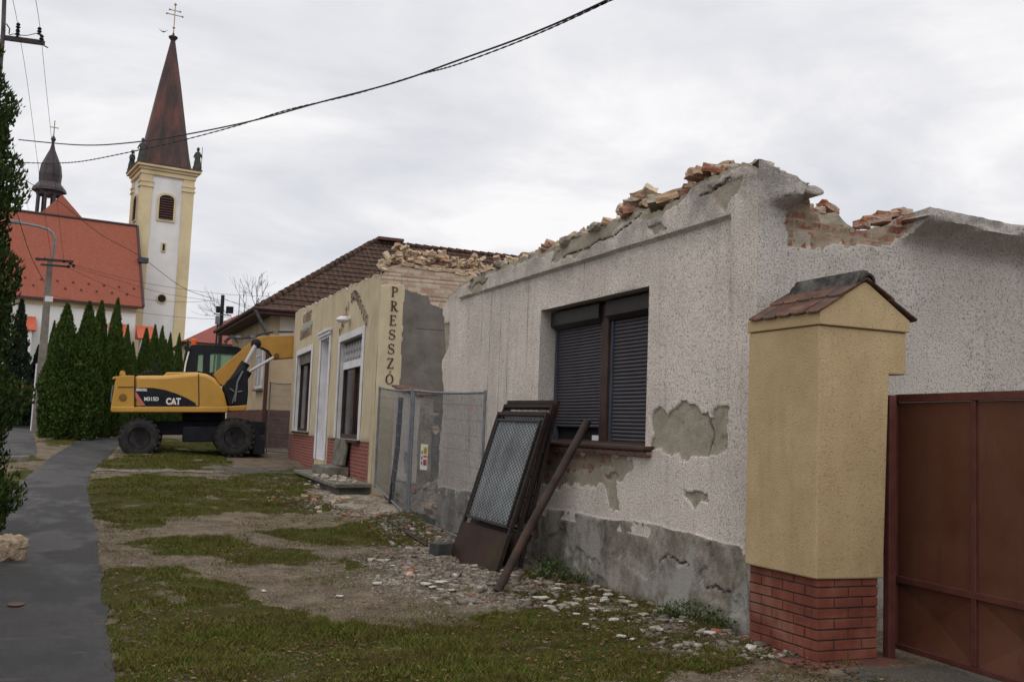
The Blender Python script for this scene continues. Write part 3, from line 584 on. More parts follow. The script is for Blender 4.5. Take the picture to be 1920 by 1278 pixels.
# window unit: two roller shutters in a dark frame
wn=empty('window',(0,0,0)); wn.parent=hA
xf=AX+.20
mb=MB(); mid=9.70
for (a,b) in ((8.56,mid-.06),(mid+.10,11.02)):
    n=33; zb=1.64 if b>10 else 1.50; zt=2.84
    for i in range(n):
        z0=zb+(zt-zb)*i/n; z1=zb+(zt-zb)*(i+1)/n; zm=(z0+z1)/2; P=[(xf+.022,z0),(xf+.013,z0+.003),(xf+.009,zm),(xf+.013,z1-.006),(xf+.022,z1-.002)]
        k=len(mb.v); sag=lambda y:-.004*math.sin(math.pi*(y-a)/(b-a))
        ys=[a+.05+(b-a-.1)*j/4 for j in range(5)]
        mb.add([(x,y,z+sag(y)) for x,z in P for y in ys],[(r*5+c,r*5+c+1,(r+1)*5+c+1,(r+1)*5+c) for r in range(4) for c in range(4)])
    mb.cur=0
    if b>10: shL=mb.build('roller_shutter',M['shutter'],wn,True,angle=60)
    else: shR=mb.build('roller_shutter',M['shutter'],wn,True,angle=60)
    mb=MB()
    # box above
    bx=MB(); bx.prism([(0,2.83),(-.06,2.79),(-.13,2.84),(-.13,3.0),(0,3.02)],(xf+.05,a,0),(1,0,0),(0,0,1),(0,1,0),b-a); bx.build('shutter_box',M['shutter_dark'],wn,bevel=.006)
    for ra in (a,b-.05): rl=MB(); rl.box(xf-.005,xf+.05,ra,ra+.05,1.49,2.81); rl.build('guide_rail',M['rail_blue'],wn)
mb.box(xf-.035,xf+.06,mid-.055,mid+.095,1.47,2.99); mb.build('mullion',M['brown_wood'],wn,bevel=.008)
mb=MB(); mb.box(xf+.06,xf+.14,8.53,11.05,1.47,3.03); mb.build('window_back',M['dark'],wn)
mb=MB(); mb.box(xf+.035,xf+.058,9.83,10.08,1.5,1.555); mb.build('inner_frame',M['white_paint'],wn)
mb=MB(); mb.prism([(-.10,1.425),(-.10,1.455),(.22,1.50),(.22,1.45)],(AX,8.40,0),(1,0,0),(0,0,1),(0,1,0),2.72); mb.build('window_sill',M['brown_wood'],hA,bevel=.006)
mb=MB(); mb.box(AX-.045,AX+.1,8.42,11.06,1.365,1.424); mb.build('sill_course',brickmat('sill_brick',(.20,.065,.045),(.26,.12,.09),(.25,.21,.17),bw=.12,bh=.2,axis='yz'),hA,bevel=.01)
# protruding roughcast cornice stump at the corner
def lump(c,s,seed,parent,m,name,sub=3,rough=.35,sc=(1,1,1),zr=0):
    bm=bmesh.new(); bmesh.ops.create_icosphere(bm,subdivisions=sub,radius=1)
    for v in bm.verts:
        d=v.co.copy(); n=float(fbm(np.array(d.x*1.7+seed*3.1+d.z),np.array(d.y*1.7+seed*1.7-d.z*.6),4,seed)); n2=round(n*4)/4; m_=max(abs(d.x),abs(d.y),abs(d.z)); d=d.lerp(d/m_*.8,.6)
        v.co=d*(1-rough+rough*(n+n2)); v.co.x*=s*sc[0]; v.co.y*=s*sc[1]; v.co.z*=s*sc[2]
    bmesh.ops.rotate(bm,verts=bm.verts,cent=(0,0,0),matrix=Matrix.Rotation(zr,3,'Z'))
    me=bpy.data.meshes.new(name); bm.to_mesh(me); bm.free(); o=link(name,me,m,parent); o.location=c
    return o
# ---------------------------------------------------------------- loose bricks
def brick_mesh(seed,L=.26,W=.125,H=.065,brk=1.0):
    r=random.Random(seed); bm=bmesh.new(); bmesh.ops.create_cube(bm,size=1)
    for v in bm.verts: v.co=Vector((v.co.x*L*brk,v.co.y*W,v.co.z*H))
    bmesh.ops.subdivide_edges(bm,edges=bm.edges,cuts=2,use_grid_fill=True)
    sx=r.choice((-1,1)); sy=r.choice((-1,1))
    for v in bm.verts:
        v.co+=Vector([r.uniform(-.007,.007) for _ in range(3)])
        if brk<1 and v.co.x*sx>L*brk*.3: v.co.x-=sx*r.uniform(0,.05); 
        if v.co.x*sx>0 and v.co.y*sy>W*.3 and r.random()<.5: v.co*=.86
    me=bpy.data.meshes.new('loose_brick'); bm.to_mesh(me); bm.free(); me.update(); return me
BM=[brick_mesh(i,brk=[1,1,.75,.55,.8,.4][i%6]) for i in range(12)]
def put_brick(mesh_i,loc,rot,m,label,group,sc=1,name='loose_brick',cat='brick'):
    if m is not None and m.name=='brick_red' and label.startswith('broken'): label='reddish '+label
    elif label.startswith('broken'): label='pale '+label
    me=BM[mesh_i%12]
    if m is not None:
        key=(mesh_i%12,m.name)
        if key not in BC: c=me.copy(); c.materials.append(m); BC[key]=c
        me=BC[key]
    o=bpy.data.objects.new(name,me); COL.objects.link(o); o.location=loc; o.rotation_euler=rot; o.scale=(sc,sc,sc); return tag(o,label,cat,group)
BC={}
rd=random.Random(5)
GA='loose bricks along the top of the white house wall'; LA='broken brick lying on the torn top of the white roughcast front wall'
# heap profile above topA: (y, height)
for i in range(88):
    y=rd.choice([rd.uniform(7.4,9.6),rd.uniform(7.4,13.6),rd.uniform(7.3,10.5)]); hp=.8*float(np.interp(y,[7.2,7.5,7.9,8.3,8.8,9.3,9.8,10.6,11.6,12.4,13,13.7],[.06,.14,.12,.12,.22,.12,.05,.07,.06,.07,.05,.02]))
    x=AX+rd.uniform(.03,.36); z=float(topA(np.array([y]))[0])+.02+rd.uniform(0,1)*hp
    put_brick(i,(x,y,z),(rd.gauss(0,.25),rd.gauss(0,.3),rd.uniform(0,3.14)),M['brick_pale'] if rd.random()<.55 else M['brick_red'],LA,GA,rd.uniform(.95,1.3))
# rows of bricks still half bedded on the edge
for i in range(22):
    y=10.0+i*.165+rd.uniform(-.03,.03)
    if rd.random()<.25: continue
    put_brick(i+3,(AX+.10,y,float(topA(np.array([y]))[0])+.035),(0,rd.gauss(0,.1),rd.gauss(0,.15)),M['brick_pale'],LA,GA,1.0)
def chunk_obj(c,s,seed,m,label,group=None,sc=(1,1,.6),rough=.5,name='plaster_chunk',cat='chunk',zr=0,sub=2):
    o=lump(c,s,seed,None,m,name,sub,rough,sc,zr); return tag(o,label,cat,group)
GC='lumps of mortar on the white house wall'
for i,(y,dz,s,lab) in enumerate([(9.05,.10,.17,'pointed pale mortar lump, tallest one midway along the white wall top'),(8.85,-.02,.13,'grey roughcast lump hanging off the edge of the white wall top'),(7.62,.06,.11,'large grey mortar lump on the wall top left of the corner'),(7.35,.05,.09,'pale mortar block on the wall top beside the corner crack')]):
    chunk_obj((AX+.12,y,float(topA(np.array([y]))[0])+dz),s,30+i,M['mortar'],lab,None,(.8,1,.8),.4,sub=3,zr=i)
for i in range(26):
    y=rd.uniform(7.3,14.0); chunk_obj((AX+rd.uniform(.0,.36),y,float(topA(np.array([y]))[0])+.02),rd.uniform(.07,.14),50+i%9,M['mortar'],'small lump of old mortar on the torn top of the white wall',GC,(1,1.3,.55),.5,zr=rd.uniform(0,3))
# corner peak: broken brick and mortar behind the corner
chunk_obj((5.20,6.95,3.84),.12,71,M['mortar'],'peak of broken masonry on the corner of the white house',None,(.8,.9,.75),.45,sub=3)
for i,(x,z) in enumerate([(5.22,3.83),(5.30,3.78),(5.62,3.56),(5.78,3.56),(5.90,3.60),(6.3,3.50),(6.45,3.56),(6.58,3.62),(6.75,3.67),(6.62,3.50)]):
    put_brick(i,(x,6.95,z),(rd.gauss(0,.2),rd.gauss(0,.2),rd.uniform(-.5,.5)),M['brick_red'],'red brick left in the gap of the side wall cornice','bricks in the broken side wall cornice')
# broken slab of cornice projecting at the corner
mb=MB(); mb.prism([(5.20,3.70),(5.30,3.70),(5.42,3.675),(5.50,3.68),(5.57,3.655),(5.59,3.62),(5.52,3.595),(5.40,3.605),(5.28,3.58),(5.20,3.56)],(0,6.84,0),(1,0,0),(0,0,1),(0,-1,0),.25)
sl=mb.build('cornice_stub',M['roughcast_plain'],hA,bevel=.02)
# ================================================================ GATE PILLAR
gp=empty('gate_pillar',(4.88,5.80,0),'yellow rendered gate pillar with tiled gable cap and red brick base','gate pillar')
def W(o): o.matrix_parent_inverse=gp.matrix_basis.inverted(); return o
gp_inv=Matrix.Translation((-4.88,-5.80,0))
def gpb(mb,name,m,parent=None,**k):
    mb.v=[tuple(gp_inv@Vector(v)) for v in mb.v] if (parent is None or parent==gp) else mb.v
    return mb.build(name,m,gp,**k)
# bricks modelled one by one in one base part (running bond)
mb=MB(); bx0,bx1,by0,by1=4.895,5.445,5.815,6.60; rd2=random.Random(3)
mb.box(bx0+.008,bx1-.008,by0+.008,by1-.01,-.1,.60)
mb.build; core=gpb(mb,'brick_core',two('mortar_dark',(.035,.028,.024),(.07,.055,.045),8,.95,40,.4))
mb=MB(); ch=.0735; 
for r in range(9):
    z0=-.04+r*ch; z1=z0+ch-.011; o=.0 if r%2 else -.125
    x=bx0
    xs=[bx0]+[v for v in np.arange(bx0+(.25 if r%2 else .125)+.03,bx1-.03,.25)]+[bx1]
    for a,b in zip(xs[:-1],xs[1:]):
        j=rd2.uniform(-.003,.003); mb.box(a+(0 if a==bx0 else .0055),b-(0 if b==bx1 else .0055),by0+j,by0+.06,z0,z1)
    ys=[by0+.062]+[v for v in np.arange(by0+(.125 if r%2 else .25)+.01,by1-.03,.25)]+[by1]
    for a,b in zip(ys[:-1],ys[1:]):
        j=rd2.uniform(-.003,.003); mb.box(bx0+j,bx0+.06,a+.0055 if a!=ys[0] else a-.062+.062,b-.0055,z0,z1)
tb=NT('pillar_brick_faces'); c_=tb.ramp(tb.noise(4,3,.5),[(.35,(.135,.040,.028)),(.5,(.18,.056,.038)),(.65,(.21,.078,.052))]); c_=tb.mix(tb.ramp(tb.noise(14,5,.7),[(.5,0),(.72,.55)]),c_,(.10,.035,.025)); c_=tb.mix(tb.ramp(tb.noise(2,3),[(.55,0),(.7,.18)]),c_,(.3,.22,.18))
gpb(mb,'brick_base',tb.fin(c_,.8,tb.bump(tb.noise(70,3),.4,.006),spec=.2),bevel=.003,seg=1)
mb=MB(); mb.box(4.70,5.56,5.62,6.62,-.06,.030); gpb(mb,'footing',two('red_footing',(.10,.035,.03),(.15,.06,.05),5,.85,30,.5,dirt=(.06,.065,.04)),bevel=.01)
mb=MB(); mb.prism([(4.862,.605),(5.475,.60),(5.52,2.085),(5.685,2.09),(5.685,2.405),(4.868,2.405)],(0,5.792,0),(1,0,0),(0,0,1),(0,1,0),.83); gpb(mb,'shaft',M['pil_yellow'],bevel=.012)
mb=MB(); mb.prism([(4.855,2.407),(5.70,2.407),(5.70,2.495),(5.31,2.735),(5.27,2.75),(5.23,2.735),(4.855,2.50)],(0,5.770,0),(1,0,0),(0,0,1),(0,1,0),.86); gpb(mb,'gable_cap',M['pil_yellow'],bevel=.008)
# tiles
tt=NT('old_clay_tiles'); c_=tt.ramp(tt.noise(7,6,.7,tt.scale((1,.5,1))),[(.3,(.035,.025,.022)),(.48,(.095,.048,.034)),(.62,(.18,.095,.062))]); c_=tt.mix(tt.ramp(tt.noise(4,5,.7),[(.5,0),(.62,.8)]),c_,(.055,.055,.055))
M['captile']=tt.fin(c_,.9,tt.bump(tt.noise(30,4),.8,.02))
mb=MB()
for side in (-1,1):
    xr,xe=5.27,(4.845 if side<0 else 5.735); zr,ze=2.775,2.50
    for j in range(5):
        y0=5.745+j*.168; y1=y0+.166
        for k in range(2):
            f0,f1=k/2-.02,(k+1)/2+.05; lift=.012+.008*(2-k)*0
            xa,xb=xr+(xe-xr)*max(f0,0),xr+(xe-xr)*min(f1,1.03); za,zb=zr+(ze-zr)*max(f0,0),zr+(ze-zr)*min(f1,1.03); dz=rd2.uniform(-.003,.003)
            ly=[y0+.002,y0+.02,y0+.083,y1-.02,y1-.002]; lz=[.010,.002,.0,.002,.010]
            n=len(ly); vs=[]
            for (x,z,e) in ((xa,za,0.0),(xb,zb,.014)):
                for yy,zz in zip(ly,lz): vs.append((x,yy,z+e+zz+dz))
                for yy,zz in zip(ly,lz): vs.append((x,yy,z+e+zz+dz-.012))
            fs=[(i,i+1,2*n+i+1,2*n+i) for i in range(n-1)]+[(n+i,3*n+i,3*n+i+1,n+i+1) for i in range(n-1)]+[(2*n+i,2*n+i+1,3*n+i+1,3*n+i) for i in range(n-1)]+[(i,n+i,n+i+1,i+1) for i in range(n-1)]+[(0,2*n,3*n,n),(n-1,2*n-1,4*n-1,3*n-1)]
            mb.add(vs,fs)
gpb(mb,'cap_tiles',M['captile'])
mb=MB()
pr=[(math.cos(a)*.062,math.sin(a)*.062) for a in np.linspace(-.1,math.pi+.1,9)]; pr+= [(math.cos(a)*.044,math.sin(a)*.044) for a in np.linspace(math.pi+.1,-.1,9)]
for j in range(3): mb.prism([(a*(1+.05*(j%2)),b*(1+.05*(j%2))) for a,b in pr],(5.27,5.735+j*.27,2.752),(1,0,0),(0,0,1),(0,1,0),.28)
mb2=MB(); mb2.prism([(-.05,-.02),(.05,-.02),(.10,-.05),(.03,.09),(-.03,.09),(-.10,-.05)],(5.27,5.78,2.748),(1,0,0),(0,0,1),(0,1,0),.74); 
gpb(mb,'ridge_tiles',two('mossy_ridge',(.025,.025,.026),(.06,.055,.05),9,.95,30,.9,bd=.02)); gpb(mb2,'ridge_mortar',two('weathered_mortar',(.035,.035,.036),(.15,.135,.12),7,.95,30,.9,bd=.03))
# ================================================================ BROWN METAL GATE (stands open towards the viewer)
post=MB(); post.box(5.535,5.60,5.80,5.86,-.02,1.935); o=post.build('gate_post',M['gate_frame'],None,bevel=.005); tag(o,'slim dark red steel post between the yellow pillar and brown gate','post')
# two hinge arms are parts of the gate
ga=math.atan2(-.02*1,1) ; gdir=Vector((-.075,-1,0)).normalized(); gn=Vector((-gdir.y,gdir.x,0))*-1
gt=empty('metal_gate',(5.82,6.03,0),'tall brown sheet metal gate leaf with crease pattern, standing open beside the pillar','gate')
ang=math.atan2(gdir.y,gdir.x); gt.rotation_euler=(0,0,ang)  # local +x along the leaf, local +y points to -> street side?
# local coordinates: x along leaf 0..3.1, y thickness, z up; facing side toward the street is local -y
cols_=[0.0,.80,1.60,2.40,3.20]
mb=MB(); F=.045
for z0,z1 in ((.045,.085),(.535,.585),(1.895,1.955)): mb.box(0,3.2,-F/2,F/2,z0,z1)
for x in cols_: mb.box(x-.02 if x else 0,x+.025,-F/2+.002,F/2-.002,.086,1.894)
mb.build('gate_frame',M['gate_frame'],gt,bevel=.004)
for i in range(4):
    for (z0,z1) in ((.087,.534),(.586,1.893)):
        mb=MB(); x0=cols_[i]+.026; x1=cols_[i+1]-.021; xm=(x0+x1)/2; zm=(z0+z1)/2
        cx,cz=(xm,zm) if z1<1 else (x1-.0 if i%2==0 else x0,z0)
        if z1<1: vs=[(x0,0,z0),(x1,0,z0),(x1,0,z1),(x0,0,z1),(xm,.040,zm)]; fs=[(0,1,4),(1,2,4),(2,3,4),(3,0,4)]
        else:
            vs=[(x0,0,z0),(x1,0,z0),(x1,0,z1),(x0,0,z1)]
            if i%2==0: vs+=[((x0+x1)/2,.014,zm)]; fs=[(0,1,4),(1,2,3,4)] ; fs=[(0,1,4),(4,1,2),(4,2,3),(4,3,0)]
            else: vs+=[((x0+x1)/2,.014,zm)]; fs=[(0,1,4),(4,1,2),(4,2,3),(4,3,0)]
        b=len(vs); vs2=vs+[(x,y+.004,z) for x,y,z in vs]; fs2=fs+[tuple(b+i for i in f[::-1]) for f in fs]+[(0,b,b+1,1),(1,b+1,b+2,2),(2,b+2,b+3,3),(3,b+3,b,0)]
        mb.add(vs2,fs2); mb.build('gate_panel',M['gate_paint'],gt)
for z,h in ((1.86,.006),(1.80,.05),(.42,.04),(1.885,.006),(.12,.03)): mb=MB(); mb.box(-.10,.0,-.012,.012,z-h,z+h); mb.build('hinge',M['gate_frame'],gt)
# ================================================================ OLD STEEL GATE FRAMES leaning on the wall
def diamond(mb,w0,w1,h0,h1,y,p=.085,q=.052,r=.0034):
    # expanded diamond mesh as flat crossed strips
    for s in (1,-1):
        n=int(((w1-w0)+(h1-h0)*p/q)/p)+2
        for i in range(-n,n):
            # line x = w0 + i*p + s*(z-h0)*p/q
            x0=w0+i*p; k=s*p/q; za,zb=h0,h1
            xa=x0; xb=x0+k*(zb-za)
            def clip(xa,za,xb,zb):
                if xa>xb: xa,za,xb,zb=xb,zb,xa,za
                if xb<w0 or xa>w1: return None
                m=(zb-za)/(xb-xa)
                if xa<w0: za+=m*(w0-xa); xa=w0
                if xb>w1: zb-=m*(xb-w1); xb=w1
                return xa,za,xb,zb
            c=clip(xa,za,xb,zb)
            if c and abs(c[0]-c[2])>.005: mb.tube([(c[0],y+s*.002,c[1]),(c[2],y+s*.002,c[3])],r,3,False)
M['sheetgrey']=two('weathered_white_sheet',(.22,.25,.27),(.36,.40,.43),2.5,.6,30,.2,dirt=(.10,.10,.10))
def frame_panel(loc_bl,dirx,upv,label,w=1.36,h=1.84,full=True,plate=True):
    ex=Vector(dirx).normalized(); ez=Vector(upv); ez=(ez-ex*ez.dot(ex)).normalized(); ey=ez.cross(ex)
    e=empty('gate_frame_panel',(0,0,0),label,'gate frame','old steel gate frames leaning on the wall')
    e.matrix_world=Matrix(((ex.x,ey.x,ez.x,loc_bl[0]),(ex.y,ey.y,ez.y,loc_bl[1]),(ex.z,ey.z,ez.z,loc_bl[2]),(0,0,0,1)))
    mb=MB(); t=.021
    for x in (t,w-t): mb.box(x-t,x+t,-t,t,0,h)
    mb.box(2*t,w-2*t,-t+.002,t-.002,h-2*t,h); mb.box(2*t,w-2*t,-t+.002,t-.002,.44,.47)
    mb.build('outer_frame',M['rust'],e,bevel=.004)
    mb=MB(); 
    for a,b,c,d in ((.09,.115,.53,h-.09),(w-.115,w-.09,.53,h-.09)): mb.box(a,b,-.03,.0,c,d)
    mb.box(.115,w-.115,-.03,0,.53,.555); mb.box(.115,w-.115,-.03,0,h-.115,h-.09)
    for k in range(6):
        z=.6+k*(h-.75)/5; mb.box(.042,.09,-.015,0,z,z+.02); mb.box(w-.09,w-.042,-.015,0,z,z+.02)
    for k in range(7): 
        x=.2+k*(w-.4)/6; mb.box(x,x+.015,-.034,-.03,.555,.60); mb.box(x,x+.015,-.034,-.03,h-.15,h-.115)
    mb.build('inner_frame',M['black_iron'],e,bevel=.002)
    if full:
        mb=MB(); diamond(mb,.115,w-.115,.555,h-.115,-.022); mb.build('diamond_mesh',M['black_iron'],e)
        mb=MB(); mb.box(.115,w-.115,-.008,-.004,.555,h-.115); mb.build('backing_sheet',M['sheetgrey'],e)
    if plate: mb=MB(); mb.box(.0,w,-.027,-.0225,.0,.45); mb.build('kick_plate',M['rust_plate'],e)
    return e
frame_panel((4.20,11.42,.03),(.015,-1,-.01),(.50,0,1.65),'front steel gate frame with diamond mesh and rusty plate, nearest of the three leaning frames')
frame_panel((4.36,11.48,.05),(.01,-1,-.01),(.44,0,1.70),'middle rusty gate frame with mesh, between the other two leaning frames',1.36,1.90)
frame_panel((4.52,11.56,.05),(.01,-1,-.01),(.36,0,1.72),'rear gate frame touching the wall, hindmost of the three leaning frames',1.38,1.93,full=False,plate=False)
mb=MB(); mb.tube([(3.83,9.10,.03),(4.20,9.27,.58),(4.985,9.56,1.70)],.043,14)
pp=mb.build('steel_pipe',two('rusty_pipe',(.022,.014,.012),(.062,.034,.025),5,.75,50,.5,dirt=(.03,.028,.028)),None,True); tag(pp,'long rusty steel pipe leaning from the ground to the window sill','pipe')
mb=MB(); mb.obox((4.33,9.36,.60),(0,.3,1),(1,0,0),(0,1,-.3),.10,.02,.025); mb.obox((4.26,9.40,.46),(1,.2,1.5),(0,1,0),(1,0,-.5),.09,.012,.012); o=mb.build('pipe_bracket',M['rust'],pp)
# angle iron on the ground + concrete foot block beside the frames
mb=MB(); a=terr(728,985);b=terr(800,1030); mb.tube([(a[0],a[1],float(gz(a[0],a[1]))+.05),(b[0],b[1],float(gz(b[0],b[1]))+.03)],.014,6); tag(mb.build('iron_rod',M['black_iron'],None),'thin dark iron rod lying in the rubble by the mesh fence','rod')
a=terr(825,1045); mb=MB(); mb.obox((a[0]+.05,a[1],float(gz(a[0],a[1]))+.07),(1,.3,0),(-.3,1,0),(0,0,1),.16,.09,.075); mb.obox((a[0]+.28,a[1]-.06,float(gz(a[0],a[1]))+.05),(1,.2,.05),(-.2,1,0),(0,0,1),.14,.05,.04); tag(mb.build('fence_foot',two('dark_rubber',(.03,.032,.034),(.06,.06,.06),6,.85,40,.5),None,bevel=.012),'dark grey fence foot block lying beside the leaning gate frames','block')
# ================================================================ MESH FENCES
def mesh_panel(a,b,za,zb,ha,hb,e,step=.045,hstep=.21,r=.0034):
    a=Vector(a);b=Vector(b);L=(b-a).length;n=int(L/step)
    def P(t,f): 
        p=a.lerp(b,t); z0=za+(zb-za)*t; z1=ha+(hb-ha)*t; return Vector((p.x,p.y,z0+(z1-z0)*f))
    mb=MB()
    for i in range(1,n): mb.tube([P(i/n,.02),P(i/n,.985)],r,3,False)
    for k in range(1,10): mb.tube([P(0,k/10),P(1,k/10)],r*1.1,3,False)
    mb.build('mesh_infill',M['galv'],e)
    for (t0,f0,t1,f1,nm,rr) in ((0,0,0,1,'post',.021),(1,0,1,1,'post',.021),(0,.99,1,.985,'rail',.017),(0,.03,1,.03,'rail',.017)):
        m=MB(); q=[P(t0+(t1-t0)*k/6,f0+(f1-f0)*k/6)+Vector((0,0,-.025*math.sin(math.pi*k/6) if nm=='rail' and f0>.5 else 0)) for k in range(7)]; m.tube(q,rr,8); m.build(nm,M['galv'],e,True)
f1=empty('mesh_fence_panel',(5.05,15.85,.06),'galvanised mesh fence panel standing before the white wall end','fence panel','site fence panels'); 
def local(e,p): return (p[0]-e.location[0],p[1]-e.location[1],p[2]-e.location[2])
def fencep(e,a,b,za,zb,ha,hb,**k):
    ox,oy,oz=e.location; mesh_panel((a[0]-ox,a[1]-oy,0),(b[0]-ox,b[1]-oy,0),za-oz,zb-oz,ha-oz,hb-oz,e,**k)
fencep(f1,(5.03,15.75),(4.93,12.38),.08,.02,2.19,2.09)
f2=empty('mesh_fence_panel',(5.05,15.85,.06),'galvanised mesh fence panel between the cafe corner and the middle post','fence panel','site fence panels')
fencep(f2,(5.10,18.05),(5.02,15.83),.46,.10,2.30,2.20)
f3=empty('mesh_fence_panel',(5.62,31.9,.6),'narrow mesh fence panel in the gap behind the far end of the cafe','fence panel','site fence panels')
fencep(f3,(5.60,32.4),(6.02,31.0),.62,.60,2.85,2.80)
mb=MB(); mb.obox((5.03,15.79,.09),(1,0,0),(0,1,0),(0,0,1),.11,.32,.06); tag(mb.build('fence_foot',M['concrete'],None,bevel=.02),'grey concrete foot under the middle fence post','block')
# warning sign on the fence: white plate, yellow warning field, red fields, blue symbol strip
def onfence(t,z): a=Vector((5.03,15.75,0));b=Vector((4.93,12.38,0)); p=a.lerp(b,t); return Vector((p.x-.03,p.y,z))
sg=empty('warning_sign',onfence(.24,1.15),'small white safety sign with yellow and red fields on the mesh fence','sign')
def colm(name,c,r=.6): t=NT(name); f=t.noise(20,3); return t.fin(t.ramp(f,[(.3,tuple(x*.85 for x in c)),(.7,c)]),r)
M['sg_w']=colm('sign_white',(.62,.60,.60)); M['sg_y']=colm('sign_yellow',(.60,.42,.02)); M['sg_r']=colm('sign_red',(.42,.06,.08)); M['sg_b']=colm('sign_blue',(.05,.06,.22)); M['ink']=colm('black_ink',(.02,.02,.02))
mb=MB(); mb.box(0,.004,-.17,.17,-.22,.17); mb.build('plate',M['sg_w'],sg)
mb=MB(); mb.box(-.003,-.0005,-.15,.02,.02,.13); mb.build('yellow_field',M['sg_y'],sg)
mb=MB(); mb.box(-.003,-.0005,-.15,.02,-.03,.0); mb.box(-.003,-.0005,-.15,.02,-.15,-.06); mb.build('red_field',M['sg_r'],sg)
mb=MB(); 
for z in (.04,-.04,-.12): mb.lathe([(.03,-.003),(.03,-.0005)],(0,.09,z),16,'x')
mb.build('round_symbols',M['sg_b'],sg)
mb=MB()
for k in range(3): mb.box(-.0045,-.0032,-.13,.0,.04+.025*k,.05+.025*k)
for k in range(3): mb.box(-.0045,-.0032,-.12+.02*k,-.01,-.14+.025*k,-.13+.025*k)
mb.build('printed_lines',M['ink'],sg)
mb=MB(); p=onfence(.86,1.86); mb.box(p.x,p.x+.004,p.y-.06,p.y+.06,p.z-.03,p.z+.03); tag(mb.build('label_plate',colm('faded_red',(.45,.20,.18)),None),'small faded red label plate near the right end of the fence','label')
# stub of roughcast boundary wall behind the fence and the black post
def topT(u): return np.interp(u,[0,1.5],[2.08,2.28])+(fbm(u*6,u*0,3,5)-.5)*.03
ws=empty('boundary_wall',(0,0,0),'short white roughcast wall stub behind the fence beside the cafe','wall')
def fnT(u,z):
    wu=u+(fbm(u*6,z*6,3,61)-.5)*.3; pl=((z<.62)|((fbm(u*3,z*3,3,7)>.62)&(z<1.2)))*1.; z0=u*0
    return (fbm(u*3,z*3,3,5)-.5)*.03-pl*.02,np.stack([pl,z0,z0,z0],-1)
sheet('wall_face',(5.36,16.45,0),(0,1,0),(-1,0,0),0,1.5,.1,topT,.03,[],fnT,M['roughcast'],ws,T=.25)
mb=MB(); mb.prism([(-.06,0),(.32,.02),(.32,.05),(-.06,.035)],(5.36,16.42,2.10),(1,0,0),(0,0,1),(0,1,.13),1.56); mb.build('coping',M['captile'],ws,bevel=.008)
mb=MB(); mb.tube([(5.05,16.85,.2),(5.13,16.86,1.2),(5.155,16.87,2.08)],.045,6); tag(mb.build('old_post',M['black_iron'],None),'rough black wooden post standing behind the mesh fence','post')
# rubble heap in the gap: one mass of earth plus countable bricks
def heap(cx,cy,rx,ry,h,seed,label):
    n=70; xs=np.linspace(-1,1,n); XX,YY=np.meshgrid(xs,xs); rr=np.hypot(XX,YY); wx=cx+XX*rx; wy=cy+YY*ry
    zz=h*np.clip(1-rr**1.6,0,1)*(.45+.9*fbm(wx*2.3,wy*2.3,4,seed))+(fbm(wx*9,wy*9,3,seed+3)-.5)*.07*np.clip(1.2-rr,0,1)-.03*(rr>.95)
    J=np.arange(n*n).reshape(n,n); c=(rr[:-1,:-1]<1); Fq=np.stack([J[:-1,:-1],J[:-1,1:],J[1:,1:],J[1:,:-1]],-1)[c]
    A=np.zeros((n,n,4)); A[...,1]=np.clip(fbm(wx*4,wy*4,3,seed+9)*1.2,0,1); A[...,3]=0
    o=npmesh('rubble_heap',np.stack([wx,wy,gz(wx,wy)+zz],-1).reshape(-1,3),Fq,M['ground'],None,A.reshape(-1,4),True); return tag(o,label,'rubble',None,'stuff')
heap(6.15,16.3,1.05,1.7,.75,3,'heap of rubble and soil in the gap between the houses')
heap(4.75,17.2,.8,1.4,.07,9,'low spill of crumbled mortar in front of the cafe corner')
LB='broken brick on the rubble heap in the gap between the houses'; GB='bricks on the rubble heap'
for i in range(60):
    x=rd.uniform(5.35,6.5); y=rd.uniform(15.2,17.6); put_brick(i,(x,y,float(gz(x,y))+rd.uniform(.05,.5)*(1-abs(y-16.3)/1.9)),(rd.gauss(0,.4),rd.gauss(0,.4),rd.uniform(0,3)),M['brick_red'] if rd.random()<.65 else M['brick_pale'],LB,GB,rd.uniform(.8,1.2))
LG='broken brick or slab lying on the bare soil near the cafe steps'; GG='broken bricks on the ground'
for i in range(46):
    px=rd.choice([rd.uniform(560,720),rd.uniform(600,760)]); py=rd.uniform(905,955); a=terr(px,py)
    if a[0]>4.2 and 18.0<a[1]<24.2: continue
    put_brick(i,(a[0],a[1],float(gz(a[0],a[1]))+.03),(rd.gauss(0,.25),rd.gauss(0,.25),rd.uniform(0,3)),M['brick_red'] if rd.random()<.4 else M['brick_pale'],LG,GG,rd.uniform(.45,.9))
# flat plaster slabs around the foot of the white wall (countable ones)
t=NT('white_crumb'); M['plaster_w']=t.fin((.44,.42,.39),.9)
LS='flat piece of fallen plaster on the ground at the foot of the white wall'; GS='fallen plaster slabs'
for i in range(70):
    y=rd.choice([rd.uniform(6.8,9.5),rd.uniform(8.2,11.5)]); x=4.95-abs(rd.gauss(0,.45)) if y<9.2 else rd.uniform(3.1,4.6)
    chunk_obj((x,y,float(gz(x,y))+.015),rd.uniform(.02,.055),100+i%14,M['mortar'] if rd.random()<.6 else M['plaster_w'] if 'plaster_w' in M else M['mortar'],LS,GS,(1.3,.9,.32),.6,'plaster_slab','plaster',rd.uniform(0,3))

